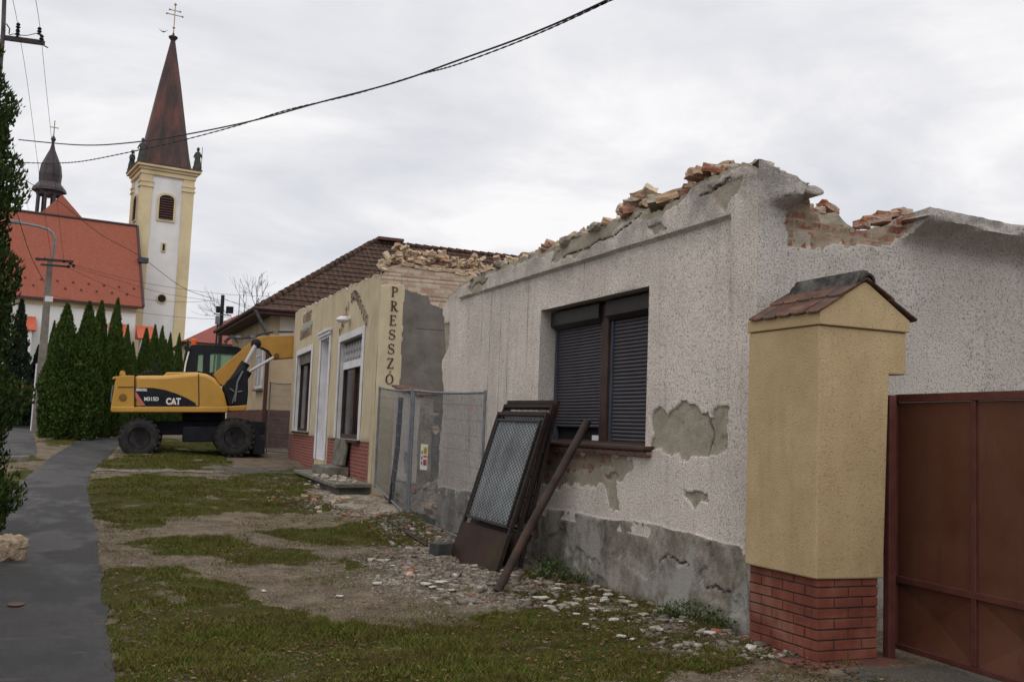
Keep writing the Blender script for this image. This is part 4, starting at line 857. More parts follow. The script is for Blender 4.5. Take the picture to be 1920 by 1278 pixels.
for px,py,s in ((637,1122,.05),(707,1098,.07),(1408,1228,.09),(1165,1198,.05),(1185,1205,.035),(1005,1042,.06),(585,905,.10),(598,915,.08),(575,912,.07),(1150,1165,.06),(1140,1150,.05),(495,1105,.04),(1287,1150,.05)):
    a=terr(px,py); chunk_obj((a[0],a[1],float(gz(a[0],a[1]))+.015),s*.65,int(px)%40,M['plaster_w'],'small white plaster flake lying in the grass or soil','white plaster flakes',(1.3,.8,.35),.6,'plaster_flake','plaster',px)
a=terr(22,1050); chunk_obj((a[0]-.06,a[1]+.05,float(g(a[1]))+.09),.20,17,two('sandstone',(.26,.19,.13),(.46,.38,.29),9,.9,26,1.0,bd=.05,dirt=(.20,.11,.06)),'pale sandstone boulder at the edge of the path under the thuja',None,(1.05,.8,.9),.36,'boulder','rock',.4,4)
a=terr(30,1134); mb=MB(); mb.prism([(.10*(.8+.4*vnoise(np.array(k*.9),np.array(3.)))*math.cos(k*.45),.10*(.7+.6*vnoise(np.array(k*.9),np.array(3.)))*math.sin(k*.45)) for k in range(14)],(0,0,0),(1,0,0),(0,1,0),(0,0,1),.002); o=mb.build('dead_leaf_patch',colm('rust_stain',(.075,.032,.024)),None); o.location=(a[0],a[1],float(g(a[1]))+.010); o.scale=(.7,.8,1); tag(o,'small flat rust brown patch on the wet footpath','patch')
# ================================================================ BUILDING B: the cafe
P0=np.array([5.15,18.5,0.]); BD=np.array([.063,.998,0.]); BD/=np.linalg.norm(BD); BN=np.array([-BD[1],BD[0],0.]); BS=-BN
brot=math.atan2(BS[1],BS[0])   # local x along the side wall, local y along the street front
hB=empty('cafe_building',tuple(P0),'yellow cafe building with brown lettering, roof removed and bricks heaped on top','building',None,brot)
Ux,Uy=(1,0,0),(0,1,0)
def topB(s): return 4.50+.034*s+(fbm(s*2.5,s*0,4,14)-.5)*.16+(vnoise(s*7,s*0,15)-.5)*.05
hW1=(8.25,11.0,1.36,3.52); hD=(5.45,6.75,.72,3.66); hW2=(1.40,3.98,1.28,3.42)
def fnB(u,z):
    z0=u*0.; so=((z<1.26)&(u>.36)&~((u>5.2)&(u<7.0)))*1.; off=(fbm(u*1.5,z*1.5,3,5)-.5)*.02-so*.02
    pl=((topB(u)-z)<.06)*1.*(fbm(u*4,u*0,3,4)>.45)
    pl=np.maximum(pl,((fbm(u*1.3,z*2.2,4,19)>.70)&(z>3.7))*.0)
    return off,np.stack([z0,pl,so,z0],-1)
sheet('front_wall',(0,0,0),(0,1,0),(-1,0,0),.012,12.1,-.1,topB,.05,[hW1,hD,hW2],fnB,M['cafe_front'],hB,T=.4,ends=(1,))
def topBS(t): return np.interp(t,[0,.12,.35,.6,1.2,1.9,8],[4.42,4.62,4.66,4.62,4.60,4.58,4.5])+(fbm(t*5,t*0,3,4)-.5)*.10
def fnBS(u,z):
    z0=u*0.; wz=z+(fbm(u*5,z*5,3,3)-.5)*.12; wu=u+(fbm(u*5,z*5,3,6)-.5)*.03
    br=((wz>4.26)&(u<.62))|((wz>np.interp(u,[.4,.95,1.0,1.3,1.8,8],[4.22,4.10,3.95,3.85,3.80,3.7]))&(u>.0)&(u>=.45))
    gr=(wu>.46)&~br; low=(z<1.9)&(u>.9)&(fbm(u*2,z*2,3,44)>.45)
    br=br|((fbm(u*2.5,z*2.5,4,48)>.60)&(z<1.9)&(u>.7))
    off=(fbm(u*2,z*2,3,5)-.5)*.015-gr*.012-br*.02+np.where(br,(np.mod(z,.085)<.012)*-.012,0)
    off=off-((np.abs(z-3.42-.02*u)<.008)&gr)*.01
    return off,np.stack([gr*1.,br*1.,z0,z0],-1)
sheet('side_wall',(0,0,0),(1,0,0),(0,-1,0),0,8.0,-.1,topBS,.02,[],fnBS,M['cafe_side'],hB,T=.4,ends=(1,))
mb=MB(); mb.box(.4,8,11.7,12.1,-.1,4.9); mb.box(7.6,8,.4,11.69,-.1,4.4); mb.build('back_wall',M['cafe_front'],hB)
mb=MB(); 
for h in (hW1,hD,hW2): reveal(mb,(0,0,0),(0,1,0),(-1,0,0),h,.34,.002)
mb.build('reveal',M['white_paint'],hB)
mb=MB()
for (a,b,c,d) in (hW1,hD,hW2):
    w_=.15; x0,x1=-.035,-.006
    mb.box(x0,x1,a-w_,a-.001,c if a!=5.45 else .72,d+w_); mb.box(x0,x1,b+.001,b+w_,c if a!=5.45 else .72,d+w_); mb.box(x0,x1,a-.001,b+.001,d+.001,d+w_)
mb.box(-.10,-.036,5.2,7.0,3.80,3.86); mb.box(-.07,-.036,5.24,6.96,3.72,3.80)
mb.build('opening_surround',M['white_paint'],hB,bevel=.006)
mb=MB(); mb.box(-.09,.2,1.3,4.05,1.22,1.275); mb.box(-.06,.2,8.15,11.1,1.30,1.355); mb.build('window_sill',M['brown_wood'],hB,bevel=.006)
mb=MB(); mb.box(.22,.34,5.45,6.75,.72,3.66); mb.box(.19,.22,5.62,6.0,.95,2.0); mb.box(.19,.22,6.2,6.58,.95,2.0); mb.box(.19,.22,5.62,6.0,2.2,3.4); mb.box(.19,.22,6.2,6.58,2.2,3.4); mb.build('door',M['white_paint'],hB,bevel=.01)
wd2=empty('shop_window',(-.11,0,0)); wd2.parent=hB
mb=MB(); 
for a,b,c,d in ((1.40,1.47,1.28,3.42),(3.91,3.98,1.28,3.42),(2.62,2.70,1.28,2.80),(1.47,3.91,1.28,1.38),(1.47,3.91,3.35,3.42)): mb.box(.20,.26,a,b,c,d)
mb.build('frame',M['brown_wood'],wd2,bevel=.005); mb=MB(); mb.box(.17,.25,1.472,3.908,2.80,2.96); mb.build('transom',M['white_paint'],wd2)
mb=MB(); mb.box(.245,.25,1.47,3.91,1.38,3.35); mb.build('pane',M['glass'],wd2)
mb=MB(); 
for k in range(14):
    y=1.5+k*.175
    for s in (1,-1): mb.tube([(.19,y,2.97 if s>0 else 3.34),(.19,min(y+.2,3.9),3.34 if s>0 else 2.97)],.007,4,False)
mb.build('lattice_grille',M['white_paint'],wd2)
wd1=empty('shop_window',(-.11,0,0)); wd1.parent=hB
mb=MB()
for a,b,c,d in ((8.25,8.32,1.36,3.52),(10.93,11.0,1.36,3.52),(9.55,9.65,1.36,3.2),(8.32,10.93,1.36,1.44)): mb.box(.20,.26,a,b,c,d)
mb.build('frame',M['brown_wood'],wd1); mb=MB(); mb.box(.15,.27,8.32,10.93,3.24,3.51); mb.build('awning_roll',M['concrete'],wd1)
mb=MB(); mb.box(.245,.25,8.32,10.93,1.44,3.24); mb.build('pane',M['glass'],wd1)
mb=MB(); mb.box(.225,.24,8.4,9.3,1.75,2.25); mb.build('yellow_poster',colm('poster_yellow',(.48,.40,.10)),wd1); mb=MB(); mb.box(.225,.24,8.4,9.3,1.55,1.72); mb.box(.225,.24,8.4,9.3,2.27,2.42); mb.build('blue_poster',colm('poster_blue',(.05,.11,.36)),wd1)
# vertical serif lettering on the corner strip
def stroke(mb,pts,w,x0,z0,s,y=-.004):
    # local: a across, b up
    q=[]
    P=[Vector((a,b)) for a,b in pts]
    for i,p in enumerate(P):
        t=(P[min(i+1,len(P)-1)]-P[max(i-1,0)]).normalized(); n=Vector((-t.y,t.x)); ww=w[i] if isinstance(w,list) else w
        q.append((p+n*ww/2,p-n*ww/2))
    vs=[]; 
    for l,r_ in q:
        for v in (l,r_): vs+= [(x0+v.x*s,y-.004,z0+v.y*s),(x0+v.x*s,y+.004,z0+v.y*s)]
    fs=[]
    for i in range(len(q)-1):
        a=4*i; b=a+4; fs+=[(a,a+2,b+2,b),(a+1,b+1,b+3,a+3),(a,b,b+1,a+1),(a+2,a+3,b+3,b+2)]
    fs+=[(0,1,3,2),(4*len(q)-4,4*len(q)-2,4*len(q)-1,4*len(q)-3)]
    mb.add(vs,fs)
def arc(cx,cy,rx,ry,a0,a1,n=10): return [(cx+rx*math.cos(R(a0+(a1-a0)*i/n)),cy+ry*math.sin(R(a0+(a1-a0)*i/n))) for i in range(n+1)]
TK,TN=.15,.07
def ser(x,y,w=.28): return [(x-w/2,y),(x+w/2,y)]
GL={'P':[([(.2,0),(.2,1)],TK),(ser(.2,.02),TN),([(.06,.97),(.3,.97)],TN),([(.2,.97)]+arc(.36,.73,.26,.24,80,-80)+[(.2,.48)],[.06]*3+[.08,.11,.14,.15,.15,.14,.11,.08]+[.06]*2)],
 'R':[([(.2,0),(.2,1)],TK),(ser(.2,.02),TN),([(.06,.97),(.3,.97)],TN),([(.2,.97)]+arc(.34,.75,.25,.22,80,-80)+[(.2,.52)],[.06]*3+[.08,.11,.14,.15,.15,.14,.11,.08]+[.06]*2),([(.34,.52),(.52,.2),(.70,.0)],TK),([(.6,.02),(.82,.02)],TN)],
 'E':[([(.2,0),(.2,1)],TK),([(.06,.02),(.68,.02)],TN),([(.06,.97),(.64,.97)],TN),([(.2,.52),(.52,.52)],TN),([(.67,.0),(.67,.2)],TN),([(.63,.8),(.63,1)],TN),([(.5,.44),(.5,.60)],TN)],
 'S':[(arc(.38,.75,.25,.22,20,250,12)+[(.42,.50)]+arc(.38,.27,.27,.25,70,-160,12),[.06]*4+[.08]*3+[.11]*3+[.14]*5+[.12]*4+[.08]*4+[.06]*4),([(.62,.72),(.62,.97)],TN),([(.12,.05),(.12,.30)],TN)],
 'Z':[([(.10,.97),(.68,.97)],TN),([(.62,.95),(.16,.04)],TK),([(.08,.02),(.70,.02)],TN),([(.12,.78),(.12,.99)],TN),([(.68,.0),(.68,.22)],TN)],
 'O':[(arc(.4,.5,.32,.47,90,450,24),[.06,.07,.09,.12,.14,.15,.15,.15,.14,.12,.09,.07,.06,.07,.09,.12,.14,.15,.15,.15,.14,.12,.09,.07,.06])],
 'accent':[([(.36,1.10),(.50,1.32)],[.06,.11])]}
lt=empty('lettering',(0,0,0)); lt.parent=hB; zc=4.03
for i,chn in enumerate('PRESSZO'):
    mb=MB(); z0=zc-i*.272-(.03 if i==6 else 0); x0=.275-.075-(i*.004)
    for pts,w_ in GL[chn]:
        if isinstance(w_,list) and len(w_)!=len(pts): w_=[w_[min(int(k*len(w_)/len(pts)),len(w_)-1)] for k in range(len(pts))]
        stroke(mb,pts,w_,x0,z0,.192,-.014)
    if i==6:
        for pts,w_ in GL['accent']: stroke(mb,pts,w_,x0,z0,.192,-.014)
    mb.build('letter',M['letter'],lt)
def text(s,size,m,parent,mat4,name='lettering',ex=.002,off=0,sx=1):
    c=bpy.data.curves.new(name,'FONT'); c.body=s; c.size=size; c.extrude=ex; c.offset=off; c.align_x='CENTER'; c.resolution_u=3
    t_=bpy.data.objects.new('tmp',c); COL.objects.link(t_); me=bpy.data.meshes.new_from_object(t_.evaluated_get(bpy.context.evaluated_depsgraph_get())); bpy.data.objects.remove(t_); me.name=name; me.materials.clear()
    o=link(name,me,m,parent); o.matrix_local=mat4@Matrix.Diagonal((sx,1,1,1)); return o
# text on the street front: reading direction runs from far end (+y) to near (-y), facing -x
Rf=Matrix(((0,0,-1,0),(-1,0,0,0),(0,1,0,0),(0,0,0,1)))
def atf(y,z,rot=0,x=-.014): return Matrix.Translation((x,y,z))@Rf@Matrix.Rotation(rot,4,'Z')
s_='PARTI ESZPRESSZÓ'
for i,chn in enumerate(s_):
    if chn==' ': continue
    f=i/(len(s_)-1); a=math.pi*(1.02-1.04*f); cy=2.62; cz=3.66
    y=cy-1.30*math.cos(a); z=3.62+.62*math.sin(a)
    # reading left to right: far (+y) first
    y=2.60+1.42*(1-2*f)*(.72+.28*abs(1-2*f)); text(chn,.29,M['letter'],hB,atf(y,z,(a-math.pi/2)*.4,-.026),'letter',.002,.004)
for st,z,y,sz in (('VI PÉRET',4.40,9.55,.36),('DIMARKAT',3.96,9.6,.40)): text(st,sz,M['faded'],hB,atf(y,z),'faded_sign_text',.002,.006,1.15)
mb=MB(); mb.box(-.0125,-.006,8.55,10.5,4.16,4.36); mb.build('faded_panel',M['cyan_pane'],hB)
mb=MB(); mb.lathe([(.001,0),(.10,.005),(.14,.05),(.12,.10),(.06,.13)],(-.16,3.02,3.78),16); mb.box(-.16,0,2.97,3.07,3.86,3.92); mb.build('wall_lamp',M['white_paint'],hB,True)
# platform and steps
pl=empty('cafe_steps',(0,0,0),'cracked concrete entrance platform and step in front of the cafe','steps')
mb=MB(); mb.prism([(4.36,18.02),(5.12,18.30),(5.42,23.6),(4.72,23.6)],(0,0,.44),(1,0,0),(0,1,0),(0,0,1),.075); mb.build('slab',M['concrete'],pl,bevel=.015)
mb=MB(); mb.prism([(4.46,18.14),(5.12,18.42),(5.42,23.5),(4.82,23.5)],(0,0,.1),(1,0,0),(0,1,0),(0,0,1),.338); mb.build('riser',two('dark_concrete',(.06,.058,.055),(.12,.115,.105),5,.9,30,.6),pl)
mb=MB(); mb.box(4.86,5.28,20.7,22.3,.52,.70); mb.build('step',M['concrete'],pl,bevel=.015)
mb=MB(); mb.obox((5.21,21.25,1.0),(.12,0,1),(0,1,0),(1,0,-.12),.27,.50,.03); tag(mb.build('stone_slab',M['concrete'],None,bevel=.01),'upright grey stone slab leaning between the cafe door and brick plinth','slab')
for i in range(22):
    x=rd.uniform(4.5,5.1); y=rd.uniform(18.4,20.6); chunk_obj((x,y,.535),rd.uniform(.03,.08),60+i%12,M['mortar'],'small chunk of rubble lying on the cafe entrance slab','rubble chunks on the entrance slab',(1.2,.9,.6),.5,'plaster_slab','plaster',rd.uniform(0,3))
# heap of bricks on the side wall top
def Bw(x,y,z): p=P0+BS*x+BD*y; return (p[0],p[1],z)
LH='pale broken brick in the heap on top of the cafe side wall'; GH='bricks heaped on the cafe side wall'
for i in range(130):
    t_=rd.uniform(.02,2.0) if i%4 else rd.uniform(2,5); hh=.34*math.sin(min(1,(t_+.12)/.5)*math.pi/2); y=rd.uniform(.02,.38); z=float(topBS(np.array([t_]))[0])+.03+rd.random()**.8*hh
    p=Bw(t_,y,z); put_brick(i,p,(rd.gauss(0,.5),rd.gauss(0,.5),rd.uniform(0,3.14)),M['brick_pale'],LH,GH,rd.uniform(.75,1.0))
for i in range(15):
    t_=.5+i*.27; p=Bw(t_,.06,float(topBS(np.array([t_]))[0])+.03); put_brick(0,p,(0,0,brot+rd.gauss(0,.06)),M['brick_pale'],LH,GH,1)
LF='brick fragment left on the jagged top of the cafe street front'; GF='brick fragments on the cafe front'
for i in range(26):
    s_=rd.uniform(.3,12); p=Bw(.2,s_,float(topB(np.array([s_]))[0])+.0); put_brick(i,p,(rd.gauss(0,.2),rd.gauss(0,.2),rd.uniform(0,3)),M['brick_pale'],LF,GF,rd.uniform(.6,1.1))
# ================================================================ HOUSE C: yellow house with tiled hip roof
hC=empty('hip_roof_house',(0,0,0),'yellow rendered house with old brown tiled hip roof behind the cafe','house')
M['c_wall']=two('house_render',(.38,.29,.19),(.47,.37,.25),1.4,.92,24,.7,dirt=(.30,.23,.15))
M['c_white']=two('house_gable_white',(.46,.42,.37),(.55,.51,.46),2,.9,24,.3)
M['c_tile']=brickmat('red_plinth_tiles',(.085,.035,.03),(.13,.055,.045),(.10,.07,.06),bw=.3,bh=.16,mortar=.006,axis='diag')
mb=MB(); mb.box(6.1,26,35.9,45.5,.2,5.40); mb.build('wall',M['c_wall'],hC)
mb=MB(); mb.box(6.06,26,35.86,45.5,.1,2.02); mb.build('plinth',M['c_tile'],hC)
mb=MB(); mb.box(6.4,12,35.87,35.90,4.55,5.42); mb.build('upper_wall',M['c_white'],hC)
cr=[(5.5,35.3,5.46),(26,35.3,5.46),(26,46.1,5.46),(5.5,46.1,5.46)]; rg=[(10.9,40.7,9.2),(26,40.7,9.2)]
tt=NT('brown_roof_tiles'); c0=tt.ramp(tt.noise(3,6,.75,tt.scale((2.2,2.2,1))),[(.32,(.022,.016,.014)),(.44,(.045,.030,.025)),(.54,(.085,.048,.036)),(.62,(.13,.075,.052)),(.72,(.10,.085,.07))]); c0=tt.mix(tt.ramp(tt.noise(1.0,5),[(.48,0),(.66,.55)]),c0,(.045,.036,.026))
wv=tt.n('TexWave'); wv.inputs['Scale'].default_value=1.45; wv.bands_direction='X'; tt.L(tt.co,wv.inputs[0]); c0=tt.mix(tt.ramp(wv.outputs[0],[(.0,.55),(.25,0)]),c0,(.02,.014,.012))
M['oldtile']=tt.fin(c0,.9,tt.bump(wv.outputs[0],.8,.05,tt.bump(tt.noise(14,4),.6,.03)),spec=.15)
def tiled(A,B,C,D,rows,m,parent,name,lift=.045):
    "A-B eave (left,right), D-C top; overlapping rows"
    A,B,C,D=map(Vector,(A,B,C,D)); n=(B-A).cross(D-A).normalized(); mb=MB(); n=n if n.z>0 else -n
    for i in range(rows):
        a0=A.lerp(D,i/rows);b0=B.lerp(C,i/rows);a1=A.lerp(D,min(1,(i+1.12)/rows));b1=B.lerp(C,min(1,(i+1.12)/rows))
        k=max(2,int((b0-a0).length/2)); r_=random.Random(i)
        js=[r_.uniform(-.012,.012) for _ in range(k+1)]
        vs=[];
        for j in range(k+1):
            p=a0.lerp(b0,j/k); q=a1.lerp(b1,j/k); vs+=[p+n*(lift+js[j]),q+n*.008,p-n*.01]
        fs=[]
        for j in range(k): fs+=[(3*j,3*j+3,3*j+4,3*j+1),(3*j+2,3*j+5,3*j+3,3*j)]
        mb.add(vs,fs)
    return mb.build(name,m,parent)
roof=tiled(cr[0],cr[1],rg[1],rg[0],17,M['oldtile'],hC,'roof')
r2=tiled(cr[3],cr[0],rg[0],rg[0],17,M['oldtile'],hC,'roof')
tiled(cr[2],cr[3],rg[0],rg[1],17,M['oldtile'],hC,'roof')
mb=MB()
def caps(a,b,m,step=.36,r=.12):
    a=Vector(a);b=Vector(b);L=(b-a).length;n=int(L/step);d=(b-a)/n; rr=random.Random(2)
    for i in range(n):
        p=a+d*i+Vector((0,0,.02+rr.uniform(0,.02))); q=a+d*(i+1.15)+Vector((0,0,.02)); m.tube([p,q],[r*1.12,r*.86],8)
caps(cr[0],rg[0],mb); caps(cr[3],rg[0],mb); caps(rg[0],rg[1],mb); mb.build('ridge_tiles',M['oldtile'],roof)
mb=MB(); mb.obox((11.6,40.7,9.38),(1,0,0),(0,1,0),(0,0,1),.55,.30,.06); mb.build('ridge_slab',colm('slab_brown',(.10,.04,.035)),roof)
mb=MB(); mb.box(5.46,26,35.26,35.30,5.30,5.47); mb.box(5.46,5.50,35.31,46.1,5.30,5.47); mb.box(5.50,26,35.31,35.9,5.32,5.36); mb.box(5.51,6.1,35.9,46,5.32,5.36); mb.build('eaves_board',two('eaves_paint',(.05,.025,.022),(.09,.045,.038),3,.7,20,.2),hC)
mb=MB(); mb.tube([(5.40,35.2,5.46),(5.40,46.1,5.46)],.07,8); mb.tube([(5.40,35.2,5.46),(12,35.2,5.46)],.06,8); mb.build('gutter',two('gutter',(.05,.025,.022),(.08,.04,.035),5,.6,20,.2),hC,True)
mb=MB(); mb.tube([(5.42,35.22,5.40),(5.60,35.4,5.15),(6.02,35.80,4.55),(6.05,35.80,4.35)],.06,8); mb.build('downpipe_bend',M['galv'],hC,True)
mb=MB(); mb.tube([(6.03,35.80,4.4),(6.03,35.80,.7)],.07,8); mb.build('downpipe',colm('downpipe_brown',(.055,.022,.018)),hC,True)
cw=empty('window',(0,0,0)); cw.parent=hC
mb=MB(); mb.box(6.03,6.10,36.85,38.15,2.78,4.55); mb.build('window_frame',M['white_paint'],cw,bevel=.01); mb=MB(); mb.box(6.015,6.028,36.98,38.02,2.9,4.43); mb.build('window_pane',colm('curtained_glass',(.42,.42,.46),.2),cw)
mb=MB(); mb.box(5.99,6.014,37.47,37.53,2.9,4.43); mb.box(5.99,6.014,36.98,38.02,3.95,4.0); mb.build('glazing_bar',M['white_paint'],cw); mb=MB(); mb.box(5.95,6.10,36.75,38.25,2.70,2.775); mb.build('sill',M['concrete'],cw)
# ================================================================ EXCAVATOR
ex=Vector((2.6,-.24,.105)).normalized(); ez=Vector((0,0,1)); ey=ez.cross(ex).normalized(); ez=ex.cross(ey).normalized()
XO=Vector((3.03,30.36,.50))+ey*1.25
XM=Matrix(((ex.x,ey.x,ez.x,XO.x),(ex.y,ey.y,ez.y,XO.y),(ex.z,ey.z,ez.z,XO.z),(0,0,0,1)))
xc=empty('wheeled_excavator',(0,0,0),'yellow wheeled excavator with black cab, parked behind the cafe with its boom raised','excavator'); xc.matrix_world=XM
def EL(px,py,yl):
    p0=XO+ey*yl; p=onplane(px,py,tuple(p0),tuple(ey)); q=Vector(tuple(p))-XO; return (q.dot(ex),q.dot(ez))
def Q(pts,yl): return [EL(180+x/3.993,560+y/3.993,yl) for x,y in pts]   # outline read in enlarged-photo pixels
t=NT('dusty_yellow_paint'); z_=t.n('SeparateXYZ'); t.L(t.co,z_.inputs[0]); c_=t.ramp(t.noise(1.2,5),[(.35,(.43,.225,.030)),(.65,(.49,.265,.040))]); mud=t.math('MULTIPLY',t.ramp(t.noise(3.5,7,.75),[(.42,0),(.62,1)]),t.ramp(z_.outputs[2],[(.0,.75),(1,.12)])); c_=t.mix(mud,c_,(.19,.125,.06)); M_xy_d=t.fin(c_,t.ramp(t.noise(5,4),[(.4,.28),(.7,.55)]),t.bump(t.noise(1.3,2),.12,.03),spec=.45)
M['xy']=two('excavator_yellow',(.42,.205,.026),(.47,.235,.033),1.2,.34,60,.03,dirt=(.34,.18,.03),spec=.45)
M['xy2']=two('boom_yellow',(.36,.185,.025),(.43,.22,.035),2,.45,40,.08,dirt=(.22,.12,.03),spec=.4)
M['xk']=two('machine_black',(.006,.007,.011),(.012,.013,.018),4,.55,40,.2,spec=.2); M['xn']=two('chassis_dark',(.006,.007,.013),(.012,.013,.020),5,.65,40,.3,dirt=(.022,.019,.017),spec=.2)
M['tyre']=two('tyre_rubber',(.016,.016,.017),(.032,.031,.030),9,.9,40,.5,dirt=(.065,.055,.045)); M['chrome']=colm('chrome_rod',(.50,.50,.52),.18)
M['xy']=M_xy_d
def side(name,pts,y0,y1,m,bev=.05,parent=xc,seg=3):
    mb=MB(); mb.prism(Q(pts,y0),(0,y0,0),(1,0,0),(0,0,1),(0,1,0),y1-y0); return mb.build(name,m,parent,True,bevel=bev,seg=seg,angle=50)
body=side('engine_body',[(292,847),(292,574),(500,573),(765,551),(830,562),(885,590),(925,640),(960,710),(980,790),(985,848)],-1.25,1.25,M['xy'],.10)
side('engine_hood',[(500,580),(530,549),(767,549),(767,600),(500,600)],-1.15,1.0,M['xy'],.04)
side('counterweight',[(112,842),(112,800),(130,700),(142,620),(160,580),(200,574),(287,574),(287,847),(120,847)],-1.25,1.25,M['xy'],.10)
side('lower_skirt',[(108,838),(112,806),(985,808),(987,850),(125,849)],-1.27,1.27,M['xy'],.03)
# panel gaps
mb=MB()
for (a,b) in (((291,580),(291,845)),((768,560),(771,800))):
    p,q=Q([a,b],-1.25); mb.obox(((p[0]+q[0])/2,-1.262,(p[1]+q[1])/2),(q[0]-p[0],0,q[1]-p[1]),(0,1,0),(q[1]-p[1],0,p[0]-q[0]),math.hypot(q[0]-p[0],q[1]-p[1])/2,.006,.012)
for (a,b) in (((165,660),(290,660)),((292,801),(770,801))):
    p,q=Q([a,b],-1.25); mb.obox(((p[0]+q[0])/2,-1.262,(p[1]+q[1])/2),(q[0]-p[0],0,q[1]-p[1]),(0,1,0),(q[1]-p[1],0,p[0]-q[0]),math.hypot(q[0]-p[0],q[1]-p[1])/2,.006,.008)
mb.build('panel_gap',M['xk'],xc)
dec=MB(); dec.prism(Q([(293,668),(350,664),(430,666),(520,682),(600,708),(680,742),(745,780),(750,799),(372,799),(330,740),(293,690)],-1.26),(0,-1.262,0),(1,0,0),(0,0,1),(0,1,0),.008); dec.build('side_decal',M['xk'],xc)
dec=MB(); dec.prism(Q([(293,698),(304,700),(370,799),(345,799),(296,740)],-1.26),(0,-1.266,0),(1,0,0),(0,0,1),(0,1,0),.010); dec.build('red_stripe',colm('stripe_red',(.50,.14,.12)),xc)
XR=Matrix(((1,0,0,0),(0,0,-1,0),(0,1,0,0),(0,0,0,1)))
M['wl']=colm('white_decal',(.72,.72,.74))
p=EL(180+415/3.993,560+762/3.993,-1.25); text('M315D',.145,M['wl'],xc,Matrix.Translation((p[0],-1.268,p[1]))@XR,'model_number',.003,.005,.9)
p=EL(180+578/3.993,560+789/3.993,-1.25); text('CAT',.25,M['wl'],xc,Matrix.Translation((p[0],-1.268,p[1]))@XR,'maker_lettering',.003,.011,.8)
tri=MB(); a,b,c_=Q([(562,790),(594,790),(578,772)],-1.27); tri.prism([a,b,c_],(0,-1.276,0),(1,0,0),(0,0,1),(0,1,0),.005); tri.build('triangle_mark',colm('logo_yellow',(.62,.36,.10)),xc)
mb=MB(); a,b=Q([(296,688),(383,688)],-1.26); mb.box(a[0],b[0],-1.266,-1.262,a[1]-.005,a[1]+.012); mb.build('decal_line',M['wl'],xc); p=EL(180+340/3.993,560+684/3.993,-1.25); text('EBERWEIN',.07,M['wl'],xc,Matrix.Translation((p[0],-1.268,p[1]))@XR,'small_lettering',.002,.003,.85)
mb=MB(); c1=Q([(180,712),(225,712),(225,765),(180,765)],-1.26); mb.prism(c1,(0,-1.258,0),(1,0,0),(0,0,1),(0,1,0),.012); mb.lathe([(.06,-1.27),(.06,-1.255)],((c1[0][0]+c1[1][0])/2,0,(c1[0][1]+c1[2][1])/2),14,'y'); mb.build('filler_cap',M['xk'],xc) if False else None
mb=MB(); cc=((c1[0][0]+c1[1][0])/2,0,(c1[0][1]+c1[2][1])/2); mb.lathe([(.105,-1.268),(.105,-1.255)],cc,18,'y'); mb.build('hatch_ring',two('hatch',(.13,.07,.02),(.20,.11,.02),8,.6,30,.2),xc)
# lifting eyes, rear rail
mb=MB()
e1=Q([(175,572),(180,545),(200,536),(220,548),(222,574)],-.9); mb.prism(e1,(0,-.95,0),(1,0,0),(0,0,1),(0,1,0),.06); e1=Q([(118,600),(120,582),(150,575),(165,590)],-.9); mb.prism(e1,(0,-.6,0),(1,0,0),(0,0,1),(0,1,0),.06); mb.build('lifting_eye',M['xy'],xc,bevel=.01)
mb=MB(); q=Q([(128,645),(118,700),(112,770)],-1.2); mb.tube([(x,-1.15,z) for x,z in q],.02,6); mb.build('rear_rail',M['galv'],xc,True)
mb=MB(); q=Q([(320,574),(345,560),(380,545),(410,545),(440,560)],-.3); mb.tube([(x,-.3,z) for x,z in q],.03,6); q=Q([(460,560),(456,520),(435,475)],-.3); mb.tube([(x,-.3,z) for x,z in q],[.05,.045,.03],8); q=Q([(360,570),(360,556),(400,552)],-.5); mb.tube([(x,-.5,z) for x,z in q],.02,6); mb.build('exhaust_pipe',M['xk'],xc,True)
# cab (far side)
cabo=[(663,600),(664,545),(700,380),(716,352),(760,348),(1060,364),(1088,380),(1080,470),(1010,600)]
mb=MB(); P_=Q(cabo,.15)
win_a=Q([(758,540),(768,410),(806,408),(800,548)],.15); win_b=Q([(850,552),(856,402),(1060,410),(1040,470),(950,552)],.15)
def frame_poly(outer,inners,y0,y1,name,m):
    bm=bmesh.new(); from mathutils.geometry import tessellate_polygon
    polys=[[Vector((a,b,0)) for a,b in outer]]+[[Vector((a,b,0)) for a,b in i] for i in inners]; tris=tessellate_polygon(polys); flat=[v for p in polys for v in p]
    V=[bm.verts.new((v.x,y0,v.y)) for v in flat]
    for t in tris:
        try: bm.faces.new([V[i] for i in t])
        except Exception: pass
    r_=bmesh.ops.extrude_face_region(bm,geom=bm.faces[:]); bmesh.ops.translate(bm,verts=[v for v in r_['geom'] if isinstance(v,bmesh.types.BMVert)],vec=(0,y1-y0,0)); bmesh.ops.recalc_face_normals(bm,faces=bm.faces)
    me=bpy.data.meshes.new(name); bm.to_mesh(me); bm.free(); return link(name,me,m,None)
c1_=frame_poly(P_,[win_a,win_b],.15,.22,'cab_frame',M['xk']); c1_.parent=xc
c2_=frame_poly(P_,[win_a,win_b],1.12,1.19,'cab_frame',M['xk']); c2_.parent=xc
mb=MB(); P2=P_
for i in range(1,len(P2)-2):
    a,b=P2[i],P2[i+1]
    if i in(1,): continue
    mb.obox(((a[0]+b[0])/2,.67,(a[1]+b[1])/2),(b[0]-a[0],0,b[1]-a[1]),(0,1,0),(b[1]-a[1],0,a[0]-b[0]),math.hypot(b[0]-a[0],b[1]-a[1])/2,.45,.03)
mb.build('cab_roof',M['xk'],xc)
gl=NT('cab_tinted_glass'); gl.b.inputs['Transmission Weight'].default_value=.85; gl.b.inputs['IOR'].default_value=1.05; M['cabglass']=gl.fin((.35,.55,.45),.05)
